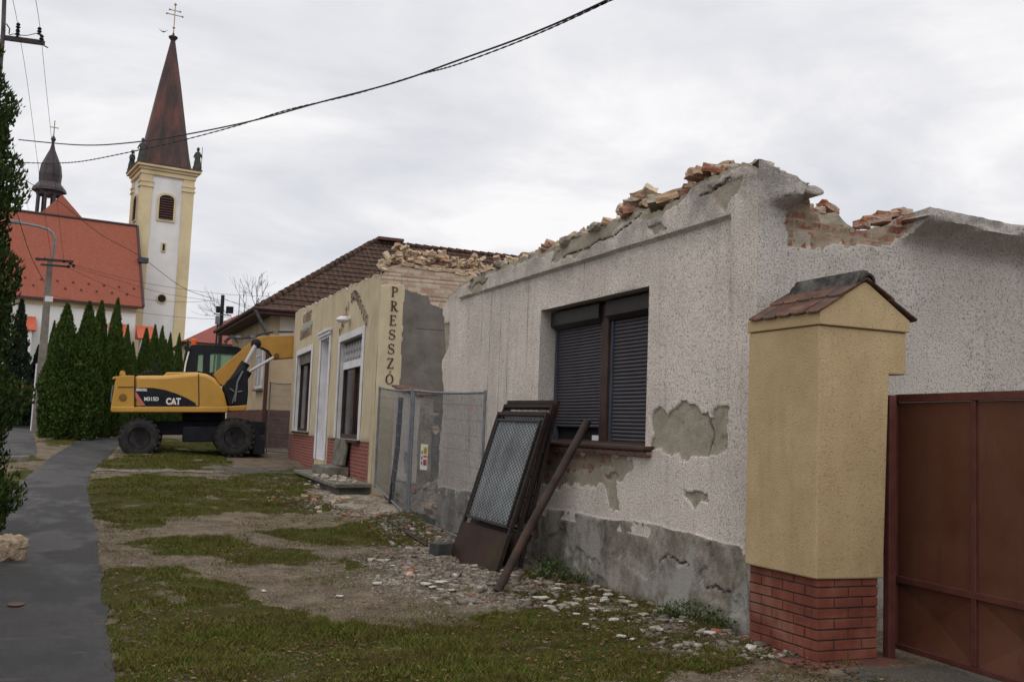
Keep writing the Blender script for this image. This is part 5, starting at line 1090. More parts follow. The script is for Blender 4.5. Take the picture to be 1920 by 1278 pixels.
mb=MB(); mb.prism(win_a,(0,.18,0),(1,0,0),(0,0,1),(0,1,0),.01); mb.prism(win_b,(0,.18,0),(1,0,0),(0,0,1),(0,1,0),.01); mb.build('cab_window',M['cabglass'],xc)
mb=MB(); q=Q([(815,545),(815,470),(835,440),(850,470),(850,545)],.6); mb.prism(q,(0,.5,0),(1,0,0),(0,0,1),(0,1,0),.4); mb.build('seat',M['xk'],xc,bevel=.03)
mb=MB(); q=EL(180+733/3.993,560+325/3.993,.4); mb.lathe([(.095,q[1]-.16),(.095,q[1]-.13),(.075,q[1]-.12),(.078,q[1]+.08),(.05,q[1]+.10)],(q[0],.4,0),16); t=NT('orange_lens'); o=mb.build('beacon',t.fin((.65,.10,.02),.3),xc,True)
mb=MB(); q=Q([(662,545),(672,480),(695,395)],.05); mb.tube([(x,.05,z) for x,z in q],.025,6); mb.build('rear_reflector',M['wl'],xc,True); mb=MB(); q=EL(180+676/3.993,560+368/3.993,.0); mb.lathe([(.07,-.02),(.07,.02)],(q[0],0,q[1]),12,'y'); mb.tube([(q[0],0,q[1]),(q[0]+.2,.1,q[1]-.02)],.012,6); mb.build('mirror',M['xk'],xc)
# right front structure
side('front_housing',[(950,660),(985,610),(1050,560),(1100,500),(1125,510),(1138,600),(1140,700),(1130,795),(990,800)],-.75,.2,M['xk'],.03)
side('front_step',[(985,806),(1128,794),(1128,820),(1110,838),(1010,842),(985,836)],-1.0,.3,M['xy2'],.03)
mb=MB(); q=Q([(1000,670),(1045,700),(1020,780)],-.8); mb.tube([(x,-.8,z) for x,z in q],.02,6); q=Q([(1045,700),(1095,690)],-.8); mb.tube([(x,-.8,z) for x,z in q],.018,6); q=Q([(1040,770),(1060,620),(1100,540)],-.8); mb.tube([(x,-.8,z) for x,z in q],.03,6); mb.build('hydraulic_hose',M['galv'],xc,True)
# boom: two sections, cylinders
side('boom',[(878,565),(1150,330),(1175,316),(1205,318),(1222,345),(1190,375),(1100,470),(960,655),(925,640)],-.30,.28,M['xy2'],.02)
side('boom_head',[(1185,300),(1225,282),(1300,276),(1480,272),(1760,300),(1900,420),(1860,470),(1700,440),(1480,440),(1345,452),(1320,440),(1300,402),(1265,378),(1225,362),(1190,345)],-.29,.27,M['xy2'],.02)
side('dipper_stick',[(1750,300),(1830,300),(1960,800),(1940,960),(1880,960),(1800,600)],-.24,.22,M['xy2'],.02)
mb=MB(); q=Q([(1240,366),(1290,392),(1322,442)],-.31); mb.tube([(x,-.31,z) for x,z in q],.03,6); mb.build('boom_edge_plate',M['xk'],xc)
mb=MB(); q=EL(180+1198/3.993,560+335/3.993,-.3); mb.lathe([(.0001,-.40),(.07,-.40),(.13,-.37),(.15,-.31)],(q[0],0,q[1]),18,'y'); mb.build('pivot_pin',M['xk'],xc,True); mb=MB(); q=EL(180+1352/3.993,560+424/3.993,-.3); mb.lathe([(.0001,-.34),(.07,-.34),(.08,-.29)],(q[0],0,q[1]),14,'y'); mb.build('pivot_pin',two('pin_rust',(.12,.05,.02),(.2,.09,.03),8,.6,30,.2),xc,True)
def cyl(a,b,c_,yl,r1,r2):
    pa,pb,pc=Q([a,b,c_],yl); mb=MB(); mb.tube([(pa[0],yl,pa[1]),(pb[0],yl,pb[1])],r1,12); mb.build('cylinder',M['xk'],xc,True); mb=MB(); mb.tube([(pb[0],yl,pb[1]),(pc[0],yl,pc[1])],r2,12); mb.build('cylinder_rod',M['chrome'],xc,True)
cyl((1010,660),(1120,480),(1192,350),-.40,.14,.06); cyl((1085,640),(1145,545),(1330,438),-.42,.10,.045); cyl((1010,660),(1120,480),(1192,350),.40,.14,.06)
mb=MB()
for k,dy in enumerate((-.2,-.1,0,.1)):
    q=Q([(960,330-k*4),(1010,290-k*5),(1080,296-k*3),(1170,290-k*3),(1250,262-k*2),(1340,250-k*2),(1480,248)],dy); mb.tube([(x,dy,z) for x,z in q],.028,6)
q=Q([(970,350),(985,300),(1040,292),(1060,330)],-.25); mb.tube([(x,-.25,z) for x,z in q],.022,6)
mb.build('hydraulic_hose',M['wire'],xc,True)
mb=MB()
for a in ((1065,284),(1175,282),(1345,250)):
    q=Q([a],-.22)[0]; mb.obox((q[0],-.22,q[1]),(1,0,0),(0,1,0),(0,0,1),.07,.06,.04)
mb.build('hose_clamp',M['galv'],xc)
# undercarriage
mb=MB(); mb.lathe([(.62,1.02),(.62,1.32)],(.45,0,0),24); mb.box(-1.1,2.2,-.55,.55,.62,1.02); mb.box(-.15,1.25,-.98,.98,.42,.86); mb.box(-1.15,-.85,-.45,.45,.45,.7)
for x in (-1.30,1.30): mb.box(x-.16,x+.16,-.9,.9,.42,.68); mb.box(x-.35,x+.35,-.5,.5,.66,.98)
mb.build('undercarriage',M['xn'],xc,bevel=.03)
bp=side('dozer_blade',[(1125,905),(1150,905),(1262,1060),(1265,1160),(1180,1165),(1170,1100)],-1.15,1.15,M['xn'],.02)
def wheel(x,y0,yy1,sgn):
    w_=empty('wheel',(x,0,.55)); w_.parent=xc; r_=.55; W_=yy1-y0
    mb=MB(); mb.lathe([(.30,y0+.03),(.36,y0+.005),(.46,y0),(.52,y0+.035),(.545,y0+.08),(.545,y0+W_/2-.03),(.50,y0+W_/2-.02),(.50,y0+W_/2+.02),(.545,y0+W_/2+.03),(.545,yy1-.08),(.52,yy1-.035),(.46,yy1),(.36,yy1-.005),(.30,yy1-.03)],(0,0,0),40,'y')
    for k in range(20):
        a=2*math.pi*k/20
        for (ya,yb,da) in ((y0+.01,y0+W_*.46,.0),(y0+W_*.54,yy1-.01,math.pi/20)):
            d=Vector((math.cos(a+da),0,math.sin(a+da))); tn=Vector((-d.z,0,d.x)); mb.obox(d*.548+Vector((0,(ya+yb)/2,0)),tn+Vector((0,.25,0)),Vector((0,1,0))-tn*.25,d,.048,(yb-ya)/2,.022)
    mb.build('tyre',M['tyre'],w_,True,angle=40)
    s0=y0 if sgn<0 else yy1; k=-sgn
    mb=MB(); mb.lathe([(.305,s0+.03*k*1),(.30,s0+.01*k),(.27,s0+.03*k),(.25,s0+.16*k),(.13,s0+.18*k),(.125,s0+.06*k),(.10,s0+.03*k),(.0001,s0+.025*k)],(0,0,0),28,'y')
    for j in range(10): a=2*math.pi*j/10; mb.lathe([(.014,s0+.14*k),(.014,s0+.18*k)],(.19*math.cos(a),0,.19*math.sin(a)),6,'y')
    mb.build('rim',M['xn'],w_,True,angle=40); return w_
for x in (-1.30,1.30):
    wheel(x,-1.25,-.68,-1); wheel(x,.68,1.25,1)
# ================================================================ CHURCH
CT=Vector((4.15,99.5,1.0)); crz=math.atan2(.13,.991)
chh=empty('church',CT,'white and yellow church with red tiled nave roof and tall dark pointed spire','church',None,crz)
M['ch_white']=two('church_white',(.60,.60,.60),(.70,.70,.69),.35,.9,8,.2,dirt=(.46,.46,.47)); M['ch_yellow']=two('church_yellow',(.53,.44,.27),(.61,.52,.34),.5,.9,8,.2,dirt=(.40,.32,.19))
t=NT('spire_copper'); c_=t.ramp(t.noise(.9,6,.7,t.scale((1.2,1.2,.25))),[(.36,(.030,.025,.026)),(.50,(.062,.034,.031)),(.64,(.125,.046,.038))]); M['spire']=t.fin(c_,.7,t.bump(t.noise(4,3),.4,.05))
t=NT('red_nave_tiles'); sp_=t.n('SeparateXYZ'); t.L(t.co,sp_.inputs[0]); cb=t.n('CombineXYZ'); t.L(sp_.outputs[0],cb.inputs[0]); t.L(sp_.outputs[2],cb.inputs[1]); bt=t.n('TexBrick'); t.L(cb.outputs[0],bt.inputs[0]); bt.inputs['Scale'].default_value=1; bt.inputs['Brick Width'].default_value=.2; bt.inputs['Row Height'].default_value=.20; bt.inputs['Mortar Size'].default_value=.02
bt.inputs['Color1'].default_value=(.24,.075,.050,1); bt.inputs['Color2'].default_value=(.28,.090,.060,1); bt.inputs['Mortar'].default_value=(.20,.062,.042,1)
M['redroof']=t.fin(t.mix(t.ramp(t.noise(.4,4),[(.45,0),(.7,.25)]),bt.outputs[0],(.23,.06,.035)),.8,t.bump(bt.outputs[1],.4,.03),spec=.2)
M['redplain']=two('red_tiles_far',(.38,.085,.045),(.47,.12,.065),4,.8,10,.3)
S=4.9; Hc=24.3
mb=MB(); mb.box(.12,S-.12,.12,S-.12,-1,Hc-.9); tw=mb.build('tower_wall',M['ch_white'],chh)
pw=1.05
for a in (0,S-pw):
    for b in (0,S-pw): mb=MB(); mb.box(a,a+pw,b,b+pw,-1,Hc-.92); mb.build('corner_pilaster',M['ch_yellow'],chh)
mb=MB()
for a in (0,S-pw):
    for b in (0,S-pw):
        mb=MB()
        for z in (Hc-2.1,Hc-1.65): mb.box(a-.10,a+pw+.10,b-.10,b+pw+.10,z,z+.14)
        mb.box(a-.03,a+pw+.03,b-.03,b+pw+.03,Hc-1.97,Hc-1.64); mb.build('pilaster_moulding',M['ch_yellow'],chh)
mb=MB(); 
for d,z0,z1 in ((.10,Hc-.92,Hc-.5),(.26,Hc-.5,Hc-.25),(.48,Hc-.25,Hc)): mb.box(-d,S+d,-d,S+d,z0,z1-.003)
cn=mb.build('cornice',M['ch_yellow'],chh,bevel=.05)
mb=MB(); mb.box(-.53,S+.53,-.53,S+.53,Hc,Hc+.12); mb.build('cornice_capping',M['spire'],chh)
# spire: octagonal, four broad and four narrow faces
def octo(r,z,c=.30):
    a=r; b=r*c; return [(-b,-a,z),(b,-a,z),(a,-b,z),(a,b,z),(b,a,z),(-b,a,z),(-a,b,z),(-a,-b,z)]
mb=MB(); cx_=S/2; lv=[(2.42,Hc+.12,.5),(2.12,Hc+1.5,.47),(1.72,Hc+4.0,.45),(.95,Hc+8.9,.42),(.18,Hc+13.3,.42)]; vs=[]
for r_,z,c_ in lv: vs+=[(x+cx_,y+cx_,zz) for x,y,zz in octo(r_,z,c_)]
fs=[(8*i+k,8*i+(k+1)%8,8*i+8+(k+1)%8,8*i+8+k) for i in range(len(lv)-1) for k in range(8)]+[tuple(range(7,-1,-1)),tuple(range(8*(len(lv)-1),8*len(lv)))]
mb.add(vs,fs); spo=mb.build('spire',M['spire'],chh)
mb=MB(); mb.lathe([(.22,Hc+13.2),(.45,Hc+13.5),(.42,Hc+13.6),(.15,Hc+13.7),(.06,Hc+14.0),(.0001,Hc+14.01)],(cx_,cx_,0),12); mb.build('finial',M['spire'],spo)
M['gilt']=two('old_gilt',(.30,.20,.12),(.42,.30,.20),3,.5,9,.1,metal=.4)
mb=MB(); mb.tube([(cx_,cx_,Hc+13.7),(cx_,cx_,Hc+16.8)],.05,6); mb.lathe([(.0001,Hc+14.35),(.15,Hc+14.5),(.0001,Hc+14.65)],(cx_,cx_,0),10)
for z,l in ((Hc+15.8,.75),(Hc+16.25,.5)):
    mb.tube([(cx_-l,cx_,z),(cx_+l,cx_,z)],.045,6)
    for s_ in (-l,l): mb.lathe([(.0001,z-.13),(.12,z),(.0001,z+.13)],(cx_+s_,cx_,0),8)
mb.lathe([(.0001,Hc+16.7),(.15,Hc+16.85),(.0001,Hc+17.1)],(cx_,cx_,0),8); mb.build('cross',M['gilt'],spo)
# corner statues: standing robed figures on plinths
def statue(x,y,rz):
    mb=MB(); mb.box(x-.35,x+.35,y-.35,y+.35,Hc+.12,Hc+.5)
    mb.lathe([(.36,Hc+.5),(.33,Hc+.9),(.24,Hc+1.3),(.30,Hc+1.6),(.24,Hc+1.85),(.10,Hc+1.95),(.09,Hc+2.0),(.15,Hc+2.1),(.15,Hc+2.25),(.06,Hc+2.38)],(x,y,0),10)
    c,s=math.cos(rz),math.sin(rz); mb.tube([(x+.22*c,y+.22*s,Hc+1.75),(x+.45*c,y+.45*s,Hc+1.45),(x+.40*c,y+.4*s,Hc+1.8)],[.09,.07,.05],6); mb.tube([(x-.22*c,y-.22*s,Hc+1.75),(x-.42*c,y-.42*s,Hc+1.35),(x-.2*c,y-.2*s,Hc+1.2)],[.09,.07,.05],6); mb.tube([(x+.42*c,y+.42*s,Hc+.6),(x+.42*c,y+.42*s,Hc+2.5)],.03,5)
    mb.build('statue',two('dark_statue_stone',(.035,.038,.036),(.07,.075,.065),3,.9,9,.3) if 'stt' not in M else M['stt'],chh,True)
M['stt']=two('dark_statue_stone',(.035,.038,.036),(.07,.075,.065),3,.9,9,.3)
statue(-.1,-.1,0); statue(S+.1,-.1,.3); statue(-.1,S+.1,1)
# openings on tower: front face (local -y) and left face (local -x)
def archpts(cx,z0,w_,h,n=8): return [(cx-w_/2,z0),(cx+w_/2,z0)]+[(cx+w_/2*math.cos(math.pi*i/n),z0+h-w_/2*.6+w_/2*.6*math.sin(math.pi*i/n)) for i in range(n+1)]
for (o_,ux_,n_) in (((0,-.06+.12,0),(1,0,0),(0,-1,0)),((.06,0,0),(0,1,0),(-1,0,0))):
    wv_=empty('bell_window',(0,0,0)); wv_.parent=chh
    mb=MB(); mb.prism(archpts(S/2,Hc-5.2,1.7,2.75),o_,ux_,(0,0,1),n_,.05); mb.build('window_surround',M['ch_yellow'],wv_)
    mb=MB(); mb.prism(archpts(S/2,Hc-5.0,1.32,2.35),Vector(o_)+Vector(n_)*.052,ux_,(0,0,1),n_,.01); mb.build('opening',M['dark'],wv_)
    mb=MB()
    for k in range(9): 
        z=Hc-4.92+k*.24; mb.obox(Vector(o_)+Vector(n_)*.09+Vector(ux_)*(S/2)+Vector((0,0,z)),ux_,Vector(n_)+Vector((0,0,-.6)),(0,0,1),.58,.06,.02)
    mb.build('louvre',colm('louvre_brown',(.13,.055,.045)),wv_)
mb=MB(); mb.box(S/2-.22,S/2+.22,.02,.12,Hc-8.1,Hc-7.2); sl_=mb.build('slit_window',M['ch_yellow'],chh); mb=MB(); mb.box(S/2-.10,S/2+.10,-.01,.018,Hc-7.95,Hc-7.35); mb.build('opening',M['dark'],sl_)
mb=MB(); mb.lathe([(.48,.02),(.48,.12)],(S/2+.15,0,11.8),20,'y'); rw=mb.build('round_window',M['ch_yellow'],chh); mb=MB(); mb.lathe([(.36,-.01),(.36,.018)],(S/2+.15,0,11.8),20,'y'); mb.build('opening',M['dark'],rw)
# nave
NL=-46
mb=MB(); mb.box(NL,-.6,-5.6,4.8,-1,10.2); mb.build('nave_wall',M['ch_white'],chh)
mb=MB(); mb.box(NL,-.55,-5.68,-5.6,9.65,10.2); mb.build('eaves_band',M['ch_yellow'],chh)
mb=MB(); z0,z1=10.2,18.2; mb.add([(NL,-6.1,z0),(-.15,-6.1,z0),(-.15,-.4,z1),(NL,-.4,z1),(NL,5.3,z0),(-.15,5.3,z0)],[(0,1,2,3),(3,2,5,4),(1,5,2),(0,3,4),(0,4,5,1)])
nr_=mb.build('nave_roof',M['redroof'],chh)
mb=MB(); mb.tube([(NL,-.4,z1+.05),(-.15,-.4,z1+.05)],.13,6); mb.tube([(-.1,-6.1,z0+.05),(-.1,-.4,z1+.05)],.12,6); mb.build('ridge_capping',colm('dark_capping',(.06,.035,.04)),nr_); mb=MB(); mb.box(NL,-.1,-6.2,-6.08,z0-.18,z0+.02); mb.build('gutter',colm('gutter_brown',(.06,.03,.03)),nr_)
mb=MB(); sl=(z1-z0)/5.7
for k in range(34):
    u_=-.8-k*.62; f=.7 if k%2 else 1.15; mb.obox((u_,-6.1+f,z0+f*sl+.08),(1,0,0),(0,1,sl),(0,-sl,1),.07,.07,.07)
mb.build('snow_guard',colm('guard',(.10,.03,.025)),nr_)
mb=MB(); mb.box(-.4,.5,-2.0,-.9,z0+3.9,z0+6.0) if False else mb.box(-.3,.55,-3.4,-2.6,z0+4.3,z0+4.75); mb.build('verge_parapet',colm('blue_grey_flashing',(.05,.055,.075)),chh)
for u_ in (-2.0,-9.3,.25):
    b_=empty('buttress',(0,0,0)); b_.parent=chh
    mb=MB(); mb.box(u_-.5,u_+.5,-6.8,-5.7,-1,7.5); mb.build('pier',M['ch_white'],b_)
    mb=MB(); mb.add([(u_-.8,-7.0,7.45),(u_+.8,-7.0,7.45),(u_+.8,-5.7,8.6),(u_-.8,-5.7,8.6),(u_-.8,-7.0,7.35),(u_+.8,-7.0,7.35),(u_+.8,-5.7,7.35),(u_-.8,-5.7,7.35)],[(0,1,2,3),(7,6,5,4),(0,4,5,1),(1,5,6,2),(3,2,6,7),(0,3,7,4)]); mb.build('pier_roof',M['redplain'],b_)
for u_ in (-11.6,-17.5):
    w_=empty('nave_window',(0,0,0)); w_.parent=chh; mb=MB(); mb.prism(archpts(u_,3.6,2.3,5.0),(0,-5.6,0),(1,0,0),(0,0,1),(0,-1,0),.12); mb.build('window_surround',M['ch_white'],w_); mb=MB(); mb.prism(archpts(u_,3.9,1.7,4.4),(0,-5.722,0),(1,0,0),(0,0,1),(0,-1,0),.01); mb.build('window_pane',M['glass'],w_)
# cross roof with hip end and ridge turret behind
mb=MB(); ax_=-6.1; az=21.3
mb.add([(ax_-5.2,2,15),(ax_+5.2,2,15),(ax_,5.0,az),(ax_,16,az),(ax_-5.2,16,15),(ax_+5.2,16,15)],[(0,1,2),(1,5,3,2),(0,2,3,4),(0,4,5,1),(4,3,5)]); mb.build('choir_roof',M['redroof'],chh)
tu=empty('ridge_turret',(0,0,-3.0)); tu.parent=chh; tx,ty=-6.9,8.6
M['tur']=two('turret_metal',(.030,.026,.032),(.06,.045,.05),2,.6,8,.2)
mb=MB()
for a in range(8):
    an=R(22.5+45*a); mb.tube([(tx+1.05*math.cos(an),ty+1.05*math.sin(an),21.0),(tx+1.0*math.cos(an),ty+1.0*math.sin(an),25.1)],.16,6)
mb.lathe([(1.5,20.6),(1.45,21.3),(1.15,22.2)],(tx,ty,0),8); mb.lathe([(1.15,24.7),(1.2,25.3)],(tx,ty,0),8); mb.build('lantern',M['tur'],tu)
mb=MB(); mb.lathe([(1.6,25.1),(1.5,25.4),(1.0,26.0),(1.05,26.8),(.92,27.7),(.55,28.6),(.25,29.3),(.10,30.0),(.25,30.35),(.05,30.7),(.03,32.0),(.0001,32.0)],(tx,ty,0),8); mb.build('dome',M['tur'],tu); mb=MB(); mb.tube([(tx-.4,ty,31.5),(tx+.4,ty,31.5)],.05,5); mb.tube([(tx,ty,30.7),(tx,ty,32.2)],.05,5); mb.build('cross',M['gilt'],tu)
# ---------------------------------------------------------------- distant red-roofed house
a=dep(385,592,78); hr=empty('distant_house',(0,0,0),'far cream house with plain red hip roof behind the floodlight pole','house')
hx=float(dep(346,640,72)[0]); hy=float(dep(346,640,72)[1])
mb=MB(); mb.box(hx+.3,hx+22,hy+.4,hy+11,0,7.1); mb.build('wall',two('cream_wall',(.48,.43,.33),(.55,.50,.40),1,.9,5,.2),hr)
mb=MB(); zE,zR=7.1,9.9; mb.add([(hx-.2,hy-.2,zE),(hx+22.5,hy-.2,zE),(hx+22.5,hy+11.5,zE),(hx-.2,hy+11.5,zE),(hx+4.4,hy+5.6,zR),(hx+18,hy+5.6,zR)],[(0,1,5,4),(1,2,5),(2,3,4,5),(3,0,4),(0,3,2,1)]); mb.build('roof',two('dull_red_roof',(.17,.045,.038),(.22,.062,.048),3,.85,10,.3),hr)
mb=MB(); mb.tube([(hx+4.4,hy+5.6,zR),(hx+4.4,hy+5.6,zR+1.5)],.03,5); mb.build('antenna',M['wire'],hr)
# ================================================================ POLES
p=dep(76,715,45); q=dep(98,485,45); lp=empty('street_lamp',(p.x,p.y,.7),'concrete lamp post with curved steel arm beside the tall thujas','street lamp')
hz=q.z-.7; mb=MB(); mb.add([(sx*w_,sy*w_,z) for z,w_ in ((-.3,.22),(hz,.12)) for sx,sy in ((-1,-1),(1,-1),(1,1),(-1,1))],[(0,3,2,1),(4,5,6,7),(0,1,5,4),(1,2,6,5),(2,3,7,6),(3,0,4,7)]); mb.build('pole',M['concrete_pole'],lp,bevel=.03)
def lpx(px,py,d=45): v=dep(px,py,d); return (v.x-p.x,v.y-p.y,v.z-.7)
mb=MB(); mb.tube([lpx(*c) for c in ((98,487),(101,470),(103,450),(100,438),(90,430),(70,424),(50,420),(34,418))],.055,8); mb.build('arm',M['galv'],lp,True); mb=MB(); hd=lpx(26,416); mb.obox(hd,(1,0,0),(0,1,0),(0,0,1),.32,.12,.07); mb.build('lamp_head',M['galv'],lp,bevel=.03)
mb=MB(); mb.obox(lpx(102,488),(1,-.1,0),(0,1,0),(0,0,1),.78,.05,.05); mb.obox(lpx(104,498),(1,-.1,0),(0,1,0),(0,0,1),.6,.04,.04); mb.build('crossarm',M['black_iron'],lp)
mb=MB(); 
for px,py in ((72,486),(84,486),(120,490),(132,494),(128,500),(138,498)): 
    c=lpx(px,py); mb=MB(); mb.lathe([(.04,-.06),(.08,-.03),(.05,0),(.08,.03),(.04,.07)],c,8); mb.build('insulator',M['dark'],lp)
mb=MB(); c=lpx(92,561); mb.box(c[0]-.16,c[0]+.16,c[1]-.17,c[1]-.16,c[2]-.12,c[2]+.12); mb.build('number_plate',M['sg_w'],lp)
p2=dep(412,660,50); q2=dep(418,553,50); fp=empty('floodlight_pole',(p2.x,p2.y,.8),'dark pole with two floodlights between the church tower and tiled house','street lamp')
def fpx(px,py,d=50): v=dep(px,py,d); return (v.x-p2.x,v.y-p2.y,v.z-.8)
mb=MB(); mb.tube([(0,0,-.2),fpx(418,553)],[.13,.09],10); mb.tube([fpx(409,600,49.6),(-.3,0,0)],.05,6); mb.build('pole',M['black_iron'],fp,True)
for px,py,w_,h_ in ((409.6,580,.11,.16),(430.7,581,.17,.17)):
    c=fpx(px,py,49.6); mb=MB(); mb.obox(c,(1,-.3,0),(.3,1,0),(0,0,1),w_,.08,h_); mb.build('floodlight',M['dark'],fp,bevel=.02)
mb=MB(); mb.obox(fpx(417,590,49.7),(1,-.1,0),(0,1,0),(0,0,1),.42,.03,.02); c=fpx(408,600,49.6); mb.obox(c,(1,0,0),(0,1,0),(0,0,1),.1,.1,.2); mb.build('bracket',M['galv'],fp)
# roof pole at the far left
p3=dep(6,60,24); up_=empty('wood_pole',(p3.x,p3.y,.3),'thin dark utility pole with crossarm rising behind the left thuja','utility pole')
def upx(px,py,d=24): v=dep(px,py,d); return (v.x-p3.x,v.y-p3.y,v.z-.3)
t0=upx(10,-60); mb=MB(); mb.tube([(-.02,0,-.2),upx(6,60),t0],[.09,.05,.045],8); mb.build('pole',two('weathered_pole',(.05,.04,.045),(.11,.085,.085),3,.8,20,.3),up_,True)
mb=MB(); a_=Vector(upx(8,71)); b_=Vector(upx(83,81)); c_=(a_+b_)/2; mb.obox(c_,b_-a_,(b_-a_).cross(Vector((0,0,1))),(0,0,1),(b_-a_).length/2,.04,.055); mb.tube([upx(76,82),upx(90,90)],.015,5); mb.build('crossarm',M['black_iron'],up_)
mb=MB()
for px,py in ((33,63),(34,50),(78,72),(74,58)): c=upx(px,py); mb=MB(); mb.lathe([(.0001,-.10),(.05,-.09),(.025,-.05),(.06,-.02),(.03,.02),(.055,.05),(.02,.09),(.0001,.1)],c,8); mb.build('insulator',M['dark'],up_,True)
mb=MB(); mb.tube([upx(17,66),upx(25,64),upx(33,66),upx(50,67),upx(72,62)],.01,4); mb.tube([upx(12,45),upx(18,54),upx(17,64)],.015,4); mb.build('jumper_wire',M['wire'],up_)
# ================================================================ CABLES (hung between real points)
def spline(pts,n=10):
    P=[Vector(p) for p in pts]; out=[]
    for i in range(len(P)-1):
        p0=P[max(i-1,0)];p1=P[i];p2_=P[i+1];p3_=P[min(i+2,len(P)-1)]
        for k in range(n):
            t=k/n; out.append(.5*((2*p1)+(-p0+p2_)*t+(2*p0-5*p1+4*p2_-p3_)*t*t+(-p0+3*p1-3*p2_+p3_)*t**3))
    return out+[P[-1]]
def cable(pts,r,label,group=None,d=(24,24),twist=False):
    r*=.62
    n=len(pts); V=[dep(x,y,d[0]+(d[1]-d[0])*i/(n-1)) for i,(x,y) in enumerate(pts)]; S_=spline(V,8); mb=MB()
    if twist:
        S_=spline(V,24)
        for ph in (0,math.pi):
            mb.tube([q+Vector((0,math.cos(i*1.3+ph),math.sin(i*1.3+ph)))*r*1.1 for i,q in enumerate(S_)],r,5)
    else: mb.tube(S_,r,6)
    return tag(mb.build('overhead_cable',M['wire'],None,True),label,'cable',group)
cable([(1330,-100),(1143,-2),(1000,62),(860,113),(740,155),(600,192),(480,225),(350,252),(240,268),(150,272),(35,262)],.022,'thick black cable, upper of the two sweeping from the top right to the left',None,(11,24))
cable([(1330,-88),(1143,2),(1000,67),(860,120),(780,142),(660,178),(540,206),(440,237),(330,266),(230,288),(150,303),(90,306),(15,304)],.011,'twisted dark cable, lower of the two sweeping from the top right to the left',None,(11.3,24),True)
cable([(24,0),(34,50),(52,160),(70,300),(84,400),(97,487)],.010,'thin wire running down over the left end of the crossarm towards the lamp post',None,(22,45)); cable([(67,0),(76,60),(86,160),(98,275),(108,390),(120,489)],.010,'thin wire running down over the right end of the crossarm past the turret',None,(22,45))
cable([(20,320),(70,352),(120,385),(190,440),(262,480),(345,540),(412,563)],.018,'dark cable slanting down across the nave roof to the floodlight pole',None,(30,50)); cable([(25,275),(38,330),(55,400)],.012,'thin wire slanting down beside the left thuja towards the nave ridge',None,(24,60)); cable([(20,360),(36,413),(58,480),(83,528)],.022,'black cable slanting down into the side of the concrete lamp post',None,(30,45))
GL_='thin wires between the lamp post and the floodlight pole'
for i,(pts,lab) in enumerate([([(130,495),(200,513),(270,530),(350,543),(430,552),(520,556)],'topmost thin wire from the lamp post to the floodlight pole'),([(134,500),(210,522),(300,548),(370,560),(416,566)],'second thin wire below the top one at the floodlight pole'),([(130,503),(200,535),(270,560),(350,566),(400,563)],'sagging thin wire third from the top between both poles'),([(96,553),(180,572),(280,588),(360,596),(412,598)],'lowest thin wire from the lamp post shaft to the floodlight pole')]): cable(pts,.013,lab,GL_,(45,50))
cable([(420,560),(450,572),(490,590)],.014,'short thin wire from the floodlight pole to the tiled house eave',None,(50,42)); cable([(422,562),(470,574),(520,580)],.012,'short upper wire from the floodlight pole toward the roof edge',None,(50,42))
# ================================================================ VEGETATION
def folmat(name,c1,c2,c3):
    t=NT(name); r=t.attr(); col=t.ramp(r[0],[(0,c1),(.5,c2),(1,c3)]); col=t.mix(t.ramp(t.noise(2.2,4),[(.4,0),(.65,.45)]),col,c1); return t.fin(col,.75,spec=.12)
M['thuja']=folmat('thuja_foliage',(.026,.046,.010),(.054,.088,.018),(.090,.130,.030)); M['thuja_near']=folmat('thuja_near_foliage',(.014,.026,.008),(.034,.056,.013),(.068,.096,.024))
M['spruce']=folmat('spruce_foliage',(.012,.020,.014),(.020,.032,.022),(.035,.050,.032)); M['hedge']=folmat('hedge_foliage',(.020,.034,.012),(.036,.058,.020),(.060,.085,.032)); M['rustbush']=folmat('autumn_foliage',(.06,.045,.02),(.15,.085,.035),(.24,.13,.05)); M['bark']=two('bark',(.05,.038,.03),(.10,.078,.06),6,.95,30,.8)
